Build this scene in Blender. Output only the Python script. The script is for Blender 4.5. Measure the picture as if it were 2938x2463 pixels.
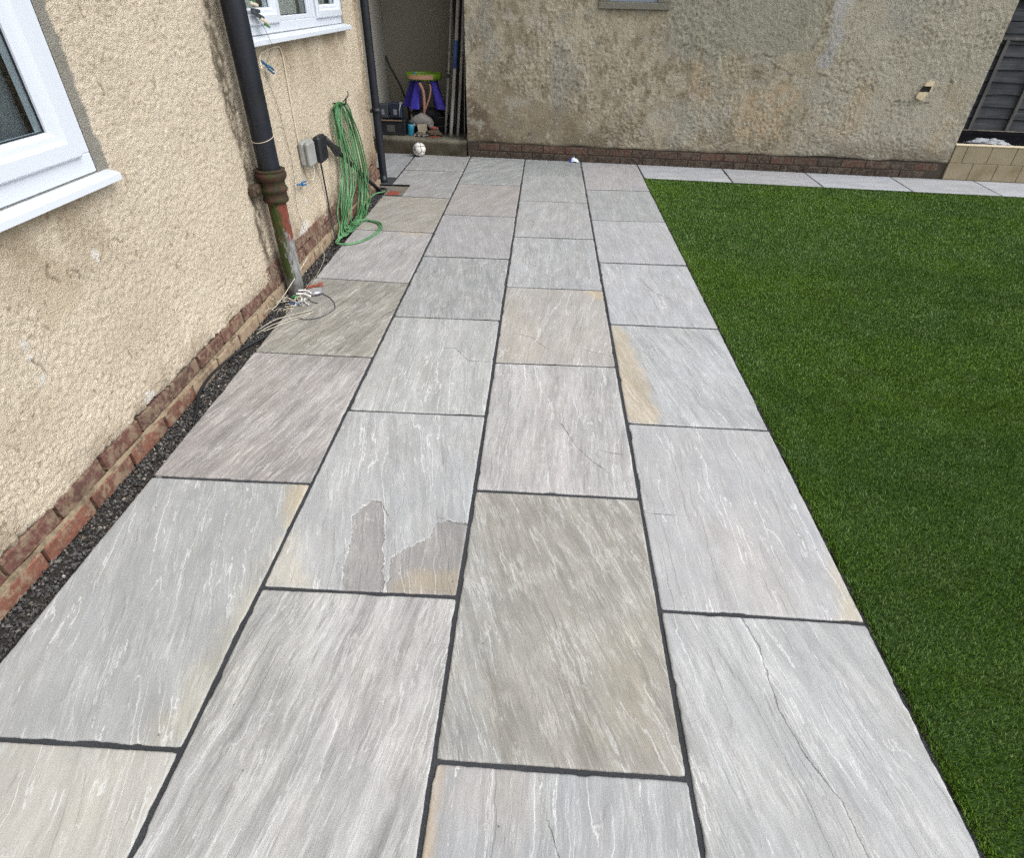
import bpy, math, random
import numpy as np
from mathutils import Matrix, Vector
random.seed(7); RNG = np.random.default_rng(11)
for o in list(bpy.data.objects): bpy.data.objects.remove(o)
scene = bpy.context.scene
COL = scene.collection

# ------------------------------------------------------------------ camera
cam = bpy.data.cameras.new('camera'); camo = bpy.data.objects.new('camera', cam); COL.objects.link(camo)
R_ = Vector((0.99846977, 0.05272509, 0.01667852)); U_ = Vector((-0.0450609, 0.60087749, 0.79807002)); F_ = Vector((-0.03205657, 0.79760034, -0.60233386))
camo.matrix_world = Matrix(((R_.x, U_.x, -F_.x, 1.41696), (R_.y, U_.y, -F_.y, 0.0), (R_.z, U_.z, -F_.z, 1.48201), (0, 0, 0, 1)))
cam.sensor_width = 36; cam.sensor_fit = 'HORIZONTAL'; cam.lens = 36 * 1665.64 / 2938
cam.clip_start = 0.05; cam.clip_end = 300
scene.camera = camo

# ------------------------------------------------------------------ world, sun, exposure (overcast)
SUN_EL = math.radians(50)
world = bpy.data.worlds.new('World'); scene.world = world; world.use_nodes = True
wn = world.node_tree; wn.nodes.clear()
sky = wn.nodes.new('ShaderNodeTexSky'); sky.sky_type = 'NISHITA'; sky.sun_disc = False
sky.sun_elevation = SUN_EL; sky.sun_rotation = math.radians(112); sky.air_density = 1.0; sky.dust_density = 4.0; sky.ozone_density = 1.0
hs = wn.nodes.new('ShaderNodeHueSaturation'); hs.inputs['Saturation'].default_value = 0.16
bg = wn.nodes.new('ShaderNodeBackground'); bg.inputs['Strength'].default_value = 0.15
wo = wn.nodes.new('ShaderNodeOutputWorld')
wn.links.new(sky.outputs[0], hs.inputs['Color']); wn.links.new(hs.outputs[0], bg.inputs['Color']); wn.links.new(bg.outputs[0], wo.inputs['Surface'])
sl = bpy.data.lights.new('sun', 'SUN'); sl.energy = 0.85; sl.angle = math.radians(40); sl.color = (1.0, 0.98, 0.96)
so = bpy.data.objects.new('sun', sl); COL.objects.link(so)
_az = math.radians(112)                                    # from +Y towards +X: the bright part of the thin cloud lies over the lawn
sdir = Vector((math.sin(_az) * math.cos(SUN_EL), math.cos(_az) * math.cos(SUN_EL), math.sin(SUN_EL)))
so.rotation_euler = (-sdir).to_track_quat('-Z', 'Y').to_euler(); so.location = sdir * 10
scene.cycles.use_denoising = False                         # the slight grain of a phone picture; denoising smears the stone
vs = scene.view_settings; vs.view_transform = 'Standard'; vs.look = 'None'; vs.gamma = 1; vs.use_curve_mapping = False
vs.exposure = 0.55

# ------------------------------------------------------------------ numpy noise
def _h(ix, iy, s):
    n = (ix.astype(np.int64) * 374761393 + iy.astype(np.int64) * 668265263 + int(s) * 1274126177) & 0xffffffff
    n = ((n ^ (n >> 13)) * 1274126177) & 0xffffffff
    n = n ^ (n >> 16)
    return (n & 0xffffff) / float(0xffffff)
def vn(x, y, s=0):
    x = np.asarray(x, float); y = np.asarray(y, float)
    x0 = np.floor(x); y0 = np.floor(y); fx = x - x0; fy = y - y0
    fx = fx * fx * (3 - 2 * fx); fy = fy * fy * (3 - 2 * fy)
    a = _h(x0, y0, s); b = _h(x0 + 1, y0, s); c = _h(x0, y0 + 1, s); d = _h(x0 + 1, y0 + 1, s)
    return a + (b - a) * fx + (c - a) * fy + (a - b - c + d) * fx * fy
def fbm(x, y, o=4, s=0, g=0.5):
    t = 0; a = 1; n = 0
    for i in range(o):
        t = t + a * vn(x * 2 ** i + 17.3 * i, y * 2 ** i - 9.1 * i, s + i); n += a; a *= g
    return t / n
def ss(a, b, x):
    t = np.clip((x - a) / (b - a), 0, 1); return t * t * (3 - 2 * t)
def lin(c):
    c = np.asarray(c, float) / 255.0
    return np.where(c <= 0.04045, c / 12.92, ((c + 0.055) / 1.055) ** 2.4)
def polysd(px, py, poly):
    poly = np.asarray(poly, float); d = np.full(px.shape, 1e9); ins = np.zeros(px.shape, bool); n = len(poly)
    for i in range(n):
        ax, ay = poly[i]; bx, by = poly[(i + 1) % n]
        ex, ey = bx - ax, by - ay; wx, wy = px - ax, py - ay
        t = np.clip((wx * ex + wy * ey) / (ex * ex + ey * ey + 1e-12), 0, 1)
        d = np.minimum(d, np.hypot(wx - ex * t, wy - ey * t))
        c = ((ay > py) != (by > py)) & (px < (bx - ax) * (py - ay) / (by - ay + 1e-12) + ax)
        ins ^= c
    return np.where(ins, -d, d)
def linesd(px, py, pts):
    """signed distance to an open polyline; beyond its ends the distance is plain"""
    best = np.full(px.shape, 1e9); sg = np.ones(px.shape)
    for i in range(len(pts) - 1):
        ax, ay = pts[i]; bx, by = pts[i + 1]
        ex, ey = bx - ax, by - ay; wx, wy = px - ax, py - ay
        t = np.clip((wx * ex + wy * ey) / (ex * ex + ey * ey), 0, 1)
        d = np.hypot(wx - ex * t, wy - ey * t); s = np.where(ex * wy - ey * wx >= 0, 1.0, -1.0)
        m = d < best; best = np.where(m, d, best); sg = np.where(m, s, sg)
    return best * sg

# ------------------------------------------------------------------ mesh helpers
def mesh_np(name, V, Q, smooth=True):
    """V (n,3); Q list/array of faces, all of the same length, or a list of arrays"""
    me = bpy.data.meshes.new(name)
    if not isinstance(Q, list) or (Q and not hasattr(Q[0], 'shape')): Q = [np.asarray(Q)]
    V = np.ascontiguousarray(V, dtype=np.float32)
    me.vertices.add(len(V)); me.vertices.foreach_set('co', V.ravel())
    idx = np.concatenate([q.ravel() for q in Q]).astype(np.int32)
    tot = np.concatenate([np.full(len(q), q.shape[1]) for q in Q]).astype(np.int32)
    st = np.concatenate([[0], np.cumsum(tot)[:-1]]).astype(np.int32)
    me.loops.add(len(idx)); me.loops.foreach_set('vertex_index', idx)
    me.polygons.add(len(tot)); me.polygons.foreach_set('loop_start', st); me.polygons.foreach_set('loop_total', tot)
    me.polygons.foreach_set('use_smooth', np.full(len(tot), smooth))
    me.update(calc_edges=True); me.validate()
    return me
def grid_faces(nu, nv, flip=False):
    i, j = np.meshgrid(np.arange(nu - 1), np.arange(nv - 1), indexing='ij')
    a = (i * nv + j).ravel(); b = a + nv
    q = np.stack([a, b, b + 1, a + 1], 1)
    return q[:, ::-1] if flip else q
def attr(me, name, kind, arr):
    a = me.attributes.new(name, kind, 'POINT')
    arr = np.asarray(arr, dtype=np.float32)
    if kind == 'FLOAT_COLOR':
        if arr.shape[1] == 3: arr = np.concatenate([arr, np.ones((len(arr), 1), np.float32)], 1)
        a.data.foreach_set('color', arr.ravel())
    elif kind == 'FLOAT_VECTOR': a.data.foreach_set('vector', arr.ravel())
    else: a.data.foreach_set('value', arr.ravel())
class MB:
    def __init__(s): s.v = []; s.f = []; s.sm = []
    def add(s, vs, fs, smooth=False):
        o = len(s.v); s.v += [tuple(v) for v in vs]; s.f += [tuple(o + i for i in f) for f in fs]; s.sm += [smooth] * len(fs); return s
    def box(s, a, b, c=0.0, rot=None, off=(0, 0, 0)):
        (x0, y0, z0), (x1, y1, z1) = a, b
        c = min(c, (x1 - x0) * .45, (y1 - y0) * .45, (z1 - z0) * .45)
        if c <= 0:
            vs = [(x, y, z) for x in (x0, x1) for y in (y0, y1) for z in (z0, z1)]
            fs = [(0, 1, 3, 2), (4, 6, 7, 5), (0, 4, 5, 1), (2, 3, 7, 6), (0, 2, 6, 4), (1, 5, 7, 3)]
        else:
            vs = []; 
            for x, sx in ((x0, 1), (x1, -1)):
                for y, sy in ((y0, 1), (y1, -1)):
                    for z, sz in ((z0, 1), (z1, -1)):
                        vs += [(x, y + sy * c, z + sz * c), (x + sx * c, y, z + sz * c), (x + sx * c, y + sy * c, z)]
            def k(i, j, l, a): return (i * 4 + j * 2 + l) * 3 + a
            fs = []
            for i in (0, 1): fs.append(tuple(k(i, j, l, 0) for j, l in ((0, 0), (0, 1), (1, 1), (1, 0))))
            for j in (0, 1): fs.append(tuple(k(i, j, l, 1) for i, l in ((0, 0), (1, 0), (1, 1), (0, 1))))
            for l in (0, 1): fs.append(tuple(k(i, j, l, 2) for i, j in ((0, 0), (0, 1), (1, 1), (1, 0))))
            for i in (0, 1):
                for j in (0, 1): fs.append((k(i, j, 0, 0), k(i, j, 1, 0), k(i, j, 1, 1), k(i, j, 0, 1)))
                for l in (0, 1): fs.append((k(i, 0, l, 0), k(i, 1, l, 0), k(i, 1, l, 2), k(i, 0, l, 2)))
            for j in (0, 1):
                for l in (0, 1): fs.append((k(0, j, l, 1), k(1, j, l, 1), k(1, j, l, 2), k(0, j, l, 2)))
            for i in (0, 1):
                for j in (0, 1):
                    for l in (0, 1): fs.append((k(i, j, l, 0), k(i, j, l, 1), k(i, j, l, 2)))
        if rot is not None:
            vs = [tuple(rot @ Vector(v)) for v in vs]
        vs = [(v[0] + off[0], v[1] + off[1], v[2] + off[2]) for v in vs]
        return s.add(vs, fs)
    def tube(s, pts, r, n=8, cap=True, res=None, closed=False):
        P = spline(pts, res, closed) if res else [Vector(p) for p in pts]
        m = len(P); rings = []; up = None
        for i in range(m):
            if closed: t = P[(i + 1) % m] - P[i - 1]
            else: t = P[min(i + 1, m - 1)] - P[max(i - 1, 0)]
            t = t.normalized() if t.length > 1e-9 else Vector((0, 0, 1))
            if up is None: up = t.orthogonal().normalized()
            up = (up - t * up.dot(t)); up = up.normalized() if up.length > 1e-6 else t.orthogonal().normalized()
            w = t.cross(up); rr = r(i / max(m - 1, 1)) if callable(r) else r
            rings.append([P[i] + (up * math.cos(2 * math.pi * k / n) + w * math.sin(2 * math.pi * k / n)) * rr for k in range(n)])
        vs = [tuple(v) for g in rings for v in g]; fs = []
        for i in range(m if closed else m - 1):
            j = (i + 1) % m
            for k in range(n): fs.append((i * n + k, i * n + (k + 1) % n, j * n + (k + 1) % n, j * n + k))
        if cap and not closed: fs += [tuple(range(n))[::-1], tuple((m - 1) * n + k for k in range(n))]
        return s.add(vs, fs, True)
    def lathe(s, prof, c=(0, 0, 0), n=24, rot=None, sm=True):
        """profile of (r, z) pairs round the vertical axis"""
        vs = []; fs = []
        for r, z in prof:
            for k in range(n):
                a = 2 * math.pi * k / n; v = Vector((r * math.cos(a), r * math.sin(a), z))
                if rot is not None: v = rot @ v
                vs.append((v.x + c[0], v.y + c[1], v.z + c[2]))
        m = len(prof)
        for i in range(m - 1):
            for k in range(n): fs.append((i * n + k, i * n + (k + 1) % n, (i + 1) * n + (k + 1) % n, (i + 1) * n + k))
        return s.add(vs, fs, sm)
    def mesh(s, name):
        me = bpy.data.meshes.new(name); me.from_pydata(s.v, [], s.f); me.polygons.foreach_set('use_smooth', s.sm); me.update(); return me
def spline(pts, res=6, closed=False):
    P = [Vector(p) for p in pts]; n = len(P); out = []
    for i in range(n if closed else n - 1):
        if closed: a, b, c, d = P[i - 1], P[i], P[(i + 1) % n], P[(i + 2) % n]
        else: a, b, c, d = P[max(i - 1, 0)], P[i], P[i + 1], P[min(i + 2, n - 1)]
        for k in range(res):
            t = k / res; out.append(0.5 * ((2 * b) + (c - a) * t + (2 * a - 5 * b + 4 * c - d) * t * t + (3 * b - a - 3 * c + d) * t ** 3))
    if not closed: out.append(P[-1])
    return out
def link(name, me, mat=None, parent=None, label=None, cat=None, group=None, kind=None, loc=None, rotz=None):
    if isinstance(me, MB): me = me.mesh(name)
    o = bpy.data.objects.new(name, me); COL.objects.link(o)
    if mat is not None and me is not None: me.materials.append(mat)
    if parent is not None: o.parent = parent
    if loc is not None: o.location = loc
    if rotz is not None: o.rotation_euler = (0, 0, rotz)
    for k, v in (('label', label), ('category', cat), ('group', group), ('kind', kind)):
        if v: o[k] = v
    return o
def empty(name, loc=(0, 0, 0), rotz=0, **k): return link(name, None, loc=loc, rotz=rotz, **k)

# ------------------------------------------------------------------ material helpers
class NT:
    def __init__(s, name):
        s.m = bpy.data.materials.new(name); s.m.use_nodes = True; s.t = s.m.node_tree; s.t.nodes.clear()
        s.out = s.t.nodes.new('ShaderNodeOutputMaterial'); s.p = s.t.nodes.new('ShaderNodeBsdfPrincipled'); s.l(s.p.outputs[0], s.out.inputs[0])
    def l(s, a, b): s.t.links.new(a, b)
    def n(s, t, **k):
        nd = s.t.nodes.new(t)
        for a, b in k.items(): setattr(nd, a, b)
        return nd
    def put(s, sock, v):
        if isinstance(v, bpy.types.NodeSocket): s.l(v, sock)
        elif isinstance(v, (tuple, list, np.ndarray)):
            v = tuple(float(q) for q in v); sock.default_value = v + (1.0,) if (len(v) == 3 and sock.type == 'RGBA') else v
        elif v is not None: sock.default_value = v
    def coord(s, w='Object'): return s.n('ShaderNodeTexCoord').outputs[w]
    def att(s, name, w='Color'): return s.n('ShaderNodeAttribute', attribute_name=name).outputs[w]
    def math(s, op, a, b=None, c=None, clamp=False):
        nd = s.n('ShaderNodeMath', operation=op, use_clamp=clamp); s.put(nd.inputs[0], a); s.put(nd.inputs[1], b); s.put(nd.inputs[2], c); return nd.outputs[0]
    def vmul(s, v, k): nd = s.n('ShaderNodeVectorMath', operation='MULTIPLY'); s.put(nd.inputs[0], v); s.put(nd.inputs[1], k); return nd.outputs[0]
    def vadd(s, v, k): nd = s.n('ShaderNodeVectorMath', operation='ADD'); s.put(nd.inputs[0], v); s.put(nd.inputs[1], k); return nd.outputs[0]
    def noise(s, v, scale, detail=4, rough=0.5, dist=0.0, w='Fac'):
        nd = s.n('ShaderNodeTexNoise'); s.put(nd.inputs['Vector'], v); nd.inputs['Scale'].default_value = scale; nd.inputs['Detail'].default_value = detail
        nd.inputs['Roughness'].default_value = rough; nd.inputs['Distortion'].default_value = dist; return nd.outputs[w]
    def vor(s, v, scale, feat='F1', w='Distance'):
        nd = s.n('ShaderNodeTexVoronoi', feature=feat); s.put(nd.inputs['Vector'], v); nd.inputs['Scale'].default_value = scale; return nd.outputs[w]
    def mr(s, v, a, b, c=0.0, d=1.0, smooth=False):
        nd = s.n('ShaderNodeMapRange', interpolation_type='SMOOTHSTEP' if smooth else 'LINEAR'); s.put(nd.inputs[0], v)
        for i, q in enumerate((a, b, c, d)): s.put(nd.inputs[i + 1], q)
        return nd.outputs[0]
    def mix(s, f, a, b, mode='MIX'):
        nd = s.n('ShaderNodeMix', data_type='RGBA', blend_type=mode, clamp_factor=True); s.put(nd.inputs[0], f); s.put(nd.inputs[6], a); s.put(nd.inputs[7], b); return nd.outputs[2]
    def bump(s, h, dist, strength=1.0, nrm=None):
        nd = s.n('ShaderNodeBump'); nd.inputs['Distance'].default_value = dist; nd.inputs['Strength'].default_value = strength; s.put(nd.inputs['Height'], h); s.put(nd.inputs['Normal'], nrm); return nd.outputs[0]
    def fin(s, col, rough=0.6, nrm=None, metal=0.0, spec=None):
        s.put(s.p.inputs['Base Color'], col); s.put(s.p.inputs['Roughness'], rough); s.put(s.p.inputs['Normal'], nrm); s.put(s.p.inputs['Metallic'], metal)
        if spec is not None: s.p.inputs['Specular IOR Level'].default_value = spec
        return s.m
def simple(name, rgb, rough=0.5, var=0.18, scale=30, bump=0.0, bscale=200, metal=0.0, spec=None, dirt=None, dscale=12, damt=0.5):
    """a plain finish with mottling, fine relief and optional dirt patches"""
    t = NT(name); c = t.coord(); base = lin(rgb)
    n1 = t.noise(c, scale, 5); col = t.mix(n1, tuple(base * (1 - var)), tuple(np.minimum(base * (1 + var), 1)))
    if dirt is not None:
        d = t.mr(t.noise(c, dscale, 6, 0.65), 0.48, 0.66); d = t.math('MULTIPLY', d, damt); col = t.mix(d, col, tuple(lin(dirt)))
    nr = t.bump(t.noise(c, bscale, 3), bump) if bump > 0 else None
    r = t.mr(t.noise(c, scale * 1.7, 3), 0.3, 0.7, max(rough - .08, .03), min(rough + .1, 1))
    return t.fin(col, r, nr, metal, spec)

# slab sandstone ------------------------------------------------------
def mat_slab():
    t = NT('riven_sandstone'); tc = t.att('tc', 'Vector'); tint = t.att('tint'); par = t.n('ShaderNodeSeparateColor'); t.l(t.att('par'), par.inputs[0])
    st, ln, gr = par.outputs[0], par.outputs[1], par.outputs[2]
    wv = t.n('ShaderNodeTexNoise'); t.put(wv.inputs['Vector'], tc); wv.inputs['Scale'].default_value = 4; wv.inputs['Detail'].default_value = 4
    warp = t.vmul(t.vadd(wv.outputs['Color'], (-.5, -.5, -.5)), (.042, .05, 0)); tw = t.vadd(tc, warp)
    s1 = t.mr(t.noise(t.vmul(tw, (46, 5.2, 1)), 1, 9, 0.70), 0.36, 0.64)
    s2 = t.mr(t.noise(t.vmul(tw, (14, 1.9, 1)), 1, 6, 0.60), 0.34, 0.66)
    s3 = t.mr(t.noise(t.vmul(tw, (120, 22, 1)), 1, 6, 0.72), 0.33, 0.67)
    a = t.math('MULTIPLY_ADD', s1, 0.38, t.math('MULTIPLY_ADD', s3, 0.17, t.math('MULTIPLY', s2, 0.45)))
    amp = t.math('MULTIPLY', t.math('SUBTRACT', a, 0.5), t.math('MULTIPLY_ADD', t.math('POWER', st, 1.3), 0.80, 0.17))
    k = t.math('ADD', amp, 1.0)
    lay = t.noise(t.vmul(tw, (8.0, 0.80, 1)), 1, 4, 0.55, 0.10); q = t.math('MULTIPLY', lay, 9.0); q = t.math('ADD', q, t.math('MULTIPLY', t.noise(tc, 42, 4, 0.65), 0.42)); fr = t.math('FRACT', t.math('ADD', q, 0.5)); 
    plate = t.math('MULTIPLY', t.math('SINE', t.math('MULTIPLY', t.math('FLOOR', t.math('ADD', q, 1.0)), 12.9)), 0.035); k = t.math('ADD', k, t.math('MULTIPLY', plate, ln))
    cloud = t.mr(t.noise(t.vmul(tw, (9, 4, 1)), 1, 7, 0.66), 0.3, 0.7, 0.90, 1.10); k = t.math('MULTIPLY', k, cloud)
    fine = t.mr(t.noise(tc, 240, 5, 0.8), 0.28, 0.72, 0.93, 1.07); k = t.math('MULTIPLY', k, fine)
    kk = t.n('ShaderNodeCombineColor'); [t.l(k, kk.inputs[i]) for i in range(3)]
    col = t.mix(1.0, tint, kk.outputs[0], 'MULTIPLY')
    hue = t.mr(t.noise(t.vmul(tw, (9, 2.4, 1)), 1, 4, 0.5), 0.40, 0.62)
    col = t.mix(t.math('MULTIPLY', hue, 0.30), col, t.mix(1.0, col, (1.03, 0.99, 0.98), 'MULTIPLY'))
    hue2 = t.mr(t.noise(t.vadd(t.vmul(tw, (7, 3, 1)), (7, 3, 1)), 1, 4, 0.6), 0.50, 0.70)
    col = t.mix(t.math('MULTIPLY', hue2, 0.40), col, t.mix(1.0, col, (1.02, 1.0, 0.93), 'MULTIPLY'))
    hue3 = t.mr(t.noise(t.vadd(t.vmul(tw, (6, 2, 1)), (17, 5, 3)), 1, 4, 0.6), 0.50, 0.68)
    col = t.mix(t.math('MULTIPLY', hue3, 0.45), col, t.mix(1.0, col, (0.955, 0.985, 1.03), 'MULTIPLY'))
    # pale fibres
    rd = t.math('SUBTRACT', 1.0, t.math('ABSOLUTE', t.math('MULTIPLY_ADD', t.noise(t.vmul(tw, (34, 3.6, 1)), 1, 8, 0.66), 2.0, -1.0)))
    fb_ = t.math('MULTIPLY', t.mr(rd, 0.93, 0.995), t.mr(t.noise(t.vmul(tc, (12, 7, 1)), 1, 3), 0.42, 0.60)); col = t.mix(t.math('MULTIPLY', fb_, t.math('MULTIPLY_ADD', st, 0.42, 0.14)), col, (0.62, 0.62, 0.61))
    # thin cleft edges between the riven layers
    wdt = t.mr(t.noise(tc, 14, 3), 0.35, 0.65, 0.022, 0.095)
    edge = t.mr(t.math('ABSOLUTE', t.math('SUBTRACT', fr, 0.5)), 0.010, wdt, 1, 0)
    gate = t.mr(t.noise(t.vmul(tc, (9, 1.8, 1)), 1, 4, 0.55), 0.465, 0.535)
    e1 = t.math('MULTIPLY', t.math('MULTIPLY', edge, gate), t.math('MULTIPLY', ln, 0.66))
    lay2 = t.math('ADD', t.noise(t.vadd(t.vmul(tw, (24, 1.3, 1)), (3, 9, 2)), 1, 4, 0.55, 0.1), t.math('MULTIPLY', t.noise(tc, 60, 4, 0.65), 0.055)); f2 = t.math('FRACT', t.math('MULTIPLY', lay2, 7.0))
    edge2 = t.mr(t.math('ABSOLUTE', t.math('SUBTRACT', f2, 0.5)), 0.01, 0.085, 1, 0); gate2 = t.mr(t.noise(t.vmul(tc, (16, 3.6, 1)), 1, 4, 0.55), 0.48, 0.56)
    e2 = t.math('MULTIPLY', t.math('MULTIPLY', edge2, gate2), t.math('MULTIPLY', ln, 0.44))
    col = t.mix(t.math('MAXIMUM', e1, e2), col, (0.70, 0.71, 0.72))
    # pits
    pit = t.vor(tc, 16, 'F1'); pm = t.mr(pit, 0.03, 0.055, 1, 0); pg = t.mr(t.noise(tc, 11, 1), 0.60, 0.63); col = t.mix(t.math('MULTIPLY', t.math('MULTIPLY', pm, pg), 0.75), col, (0.045, 0.045, 0.045))
    # open cracks and flaked patches measured on individual slabs
    cd = t.att('cd', 'Fac'); cj = t.math('ADD', cd, t.math('MULTIPLY', t.math('SUBTRACT', t.noise(tc, 40, 5, 0.7), 0.5), 0.016))
    ca = t.math('ABSOLUTE', cj); cw = t.mr(t.noise(tc, 22, 2), 0.3, 0.7, 0.0006, 0.0026)
    ck = t.math('SUBTRACT', 1.0, t.math('DIVIDE', ca, cw), clamp=True); ck = t.math('MULTIPLY', ck, 2.0, clamp=True)
    col = t.mix(t.math('MULTIPLY', ck, 0.55), col, (0.10, 0.095, 0.09))
    pd = t.att('pd', 'Fac'); pj = t.math('ADD', pd, t.math('MULTIPLY', t.math('SUBTRACT', t.noise(t.vmul(tc, (38, 16, 1)), 1, 6, 0.68), 0.5), 0.060))
    inside = t.mr(pj, -0.0015, 0.0015, 1, 0); rim = t.mr(t.math('ABSOLUTE', t.math('SUBTRACT', pj, 0.003)), 0.0008, 0.003, 1, 0)
    col = t.mix(t.math('MULTIPLY', inside, 0.9), col, t.mix(1.0, col, (0.735, 0.70, 0.675), 'MULTIPLY'))
    col = t.mix(t.math('MULTIPLY', rim, t.mr(t.noise(tc, 24, 4), 0.42, 0.58)), col, (0.62, 0.62, 0.63))
    # relief
    stp = t.math('ADD', t.math('FLOOR', t.math('ADD', q, 0.5)), t.mr(fr, 0.40, 0.60, smooth=True)); h = t.math('MULTIPLY', stp, 0.5)
    h = t.math('MULTIPLY_ADD', s1, t.math('MULTIPLY_ADD', st, 0.35, 0.10), h); h = t.math('MULTIPLY_ADD', t.noise(tc, 260, 4, 0.7), 0.32, h)
    h = t.math('MULTIPLY_ADD', ck, -2.0, h); h = t.math('MULTIPLY_ADD', inside, -1.0, h)
    nr = t.bump(h, 0.0022, 1.0)
    rg = t.mr(s1, 0, 1, 0.50, 0.68)
    return t.fin(col, rg, nr, spec=0.42)
M_SLAB = mat_slab()

def mat_vcol(name, rough=0.9, n_scale=180, n_amp=0.16, bump=0.0015, bscale=140, spec=0.25, b2=None, voro=None):
    """colour from the painted-on-wear attribute of the mesh, grain and fine relief from noise"""
    t = NT(name); c = t.coord(); col = t.att('tint')
    k = t.mr(t.noise(c, n_scale, 5, 0.65), 0.25, 0.75, 1 - n_amp, 1 + n_amp); kk = t.n('ShaderNodeCombineColor'); [t.l(k, kk.inputs[i]) for i in range(3)]
    col = t.mix(1.0, col, kk.outputs[0], 'MULTIPLY'); h = t.noise(c, bscale, 5, 0.65)
    if voro: h = t.math('MULTIPLY_ADD', t.mr(t.vor(c, voro, 'SMOOTH_F1'), 0, 0.8, 1, 0), 0.8, h)
    return t.fin(col, rough, t.bump(h, bump), spec=spec)
M_RENDER = mat_vcol('roughcast_render', 0.95, 210, 0.26, 0.0052, 220, 0.12, voro=280)
M_RENDER2 = mat_vcol('old_cement_render', 0.95, 80, 0.20, 0.0045, 95, 0.15, voro=110)
M_IRON = mat_vcol('painted_cast_iron', 0.75, 160, 0.18, 0.0012, 120, 0.3)
M_SOFT = mat_vcol('worn_plain_surface', 0.9, 120, 0.15, 0.001, 150, 0.2)

def mat_mortar():
    t = NT('charcoal_jointing'); c = t.coord(); n1 = t.noise(c, 380, 4, 0.7); col = t.mix(t.mr(n1, .35, .7), tuple(lin((34, 37, 42))), tuple(lin((84, 87, 91))))
    col = t.mix(t.mr(t.noise(c, 9, 4), .4, .65), col, t.mix(1.0, col, (0.8, 0.78, 0.76), 'MULTIPLY'))
    return t.fin(col, 0.95, t.bump(n1, 0.0012), spec=0.2)
M_MORTAR = mat_mortar()
def mat_brick(name, cols, smear, amt):
    t = NT(name); c = t.coord(); r = t.n('ShaderNodeObjectInfo').outputs['Random']; base = t.mix(r, tuple(lin(cols[0])), tuple(lin(cols[1])))
    c = t.vadd(c, t.n('ShaderNodeVectorMath', operation='SCALE').outputs[0]) if False else c
    rv = t.n('ShaderNodeCombineXYZ'); [t.l(t.math('MULTIPLY', r, q), rv.inputs[i]) for i, q in enumerate((31, 57, 13))]; cc = t.vadd(c, rv.outputs[0])
    base = t.mix(t.mr(t.noise(cc, 45, 5, .6), .3, .7), t.mix(1.0, base, (0.72, 0.70, 0.70), 'MULTIPLY'), t.mix(1.0, base, (1.18, 1.12, 1.08), 'MULTIPLY'))
    f = t.mr(t.noise(cc, 22, 6, .7), 0.60 - amt * .3, 0.66 - amt * .22); base = t.mix(t.math('MULTIPLY', f, 0.85), base, tuple(lin(smear)))
    g = t.mr(t.noise(t.vadd(cc, (5, 2, 9)), 9, 5, .6), 0.52, 0.7); base = t.mix(t.math('MULTIPLY', g, 0.62), base, tuple(lin((70, 61, 52)))); g2 = t.mr(t.noise(t.vadd(cc, (1, 8, 3)), 60, 5, .7), 0.50, 0.62); base = t.mix(t.math('MULTIPLY', g2, 0.35), base, tuple(lin((150, 132, 114))))
    return t.fin(base, 0.92, t.bump(t.noise(cc, 160, 5, .7), 0.0016), spec=0.2)
M_BRICK_A = mat_brick('clean_red_brick', ((134, 92, 78), (112, 80, 70)), (150, 133, 112), 0.30)
M_BRICK_A2 = mat_brick('mortar_smeared_brick', ((136, 96, 84), (126, 96, 86)), (166, 150, 126), 0.80)
M_BRICK_B = mat_brick('dark_purple_brick', ((108, 76, 70), (94, 72, 68)), (134, 118, 98), 0.42)
M_BRICK_G = mat_brick('sooty_red_brick', ((96, 70, 62), (66, 60, 55)), (92, 88, 80), 0.32)
M_BRICK_H = mat_brick('blackened_brick', ((72, 64, 58), (58, 52, 48)), (88, 82, 76), 0.30)
M_BEDMORTAR = simple('cream_brick_mortar', (152, 138, 116), 0.95, 0.25, 60, 0.003, 160, dirt=(92, 82, 68), dscale=22, damt=0.85)
M_BEDMORTAR_D = simple('grey_brick_mortar', (70, 62, 54), 0.95, 0.25, 40, 0.002, 160, dirt=(50, 45, 40), damt=0.8)
M_UPVC = simple('white_upvc', (206, 213, 223), 0.30, 0.008, 5, 0, spec=0.5)
M_GASKET = simple('black_gasket', (24, 26, 30), 0.5, 0.1)
M_BLKPLASTIC = simple('black_downpipe_plastic', (18, 24, 36), 0.45, 0.3, 7, 0.0002, 60, dirt=(14, 18, 18), dscale=8, damt=0.8)
M_BLACK = simple('matt_black_plastic', (26, 29, 34), 0.5, 0.25, 20, 0.0003, 150)
M_GREYBOX = simple('grey_socket_plastic', (150, 152, 150), 0.5, 0.08, 10, 0.0002, 100, dirt=(104, 104, 98), damt=0.5)
M_CABLE_W = simple('white_cable_sheath', (206, 196, 176), 0.6, 0.08, 20)
M_CABLE_D = simple('dark_cable_sheath', (54, 60, 66), 0.5, 0.15, 30)
M_WIRE = simple('thin_dark_wire', (70, 62, 50), 0.6, 0.15, 30)
M_WIRE_L = simple('pale_wire_insulation', (196, 190, 172), 0.55, 0.1, 30)
M_BLUE = simple('blue_peg_plastic', (24, 104, 150), 0.4, 0.12, 30)
M_RED = simple('red_brown_plastic', (150, 72, 52), 0.5, 0.12, 30)
M_WHITEP = simple('white_plastic', (226, 226, 228), 0.45, 0.05, 30)
M_GREENP = simple('green_plastic', (40, 120, 60), 0.45, 0.1, 30)
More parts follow.
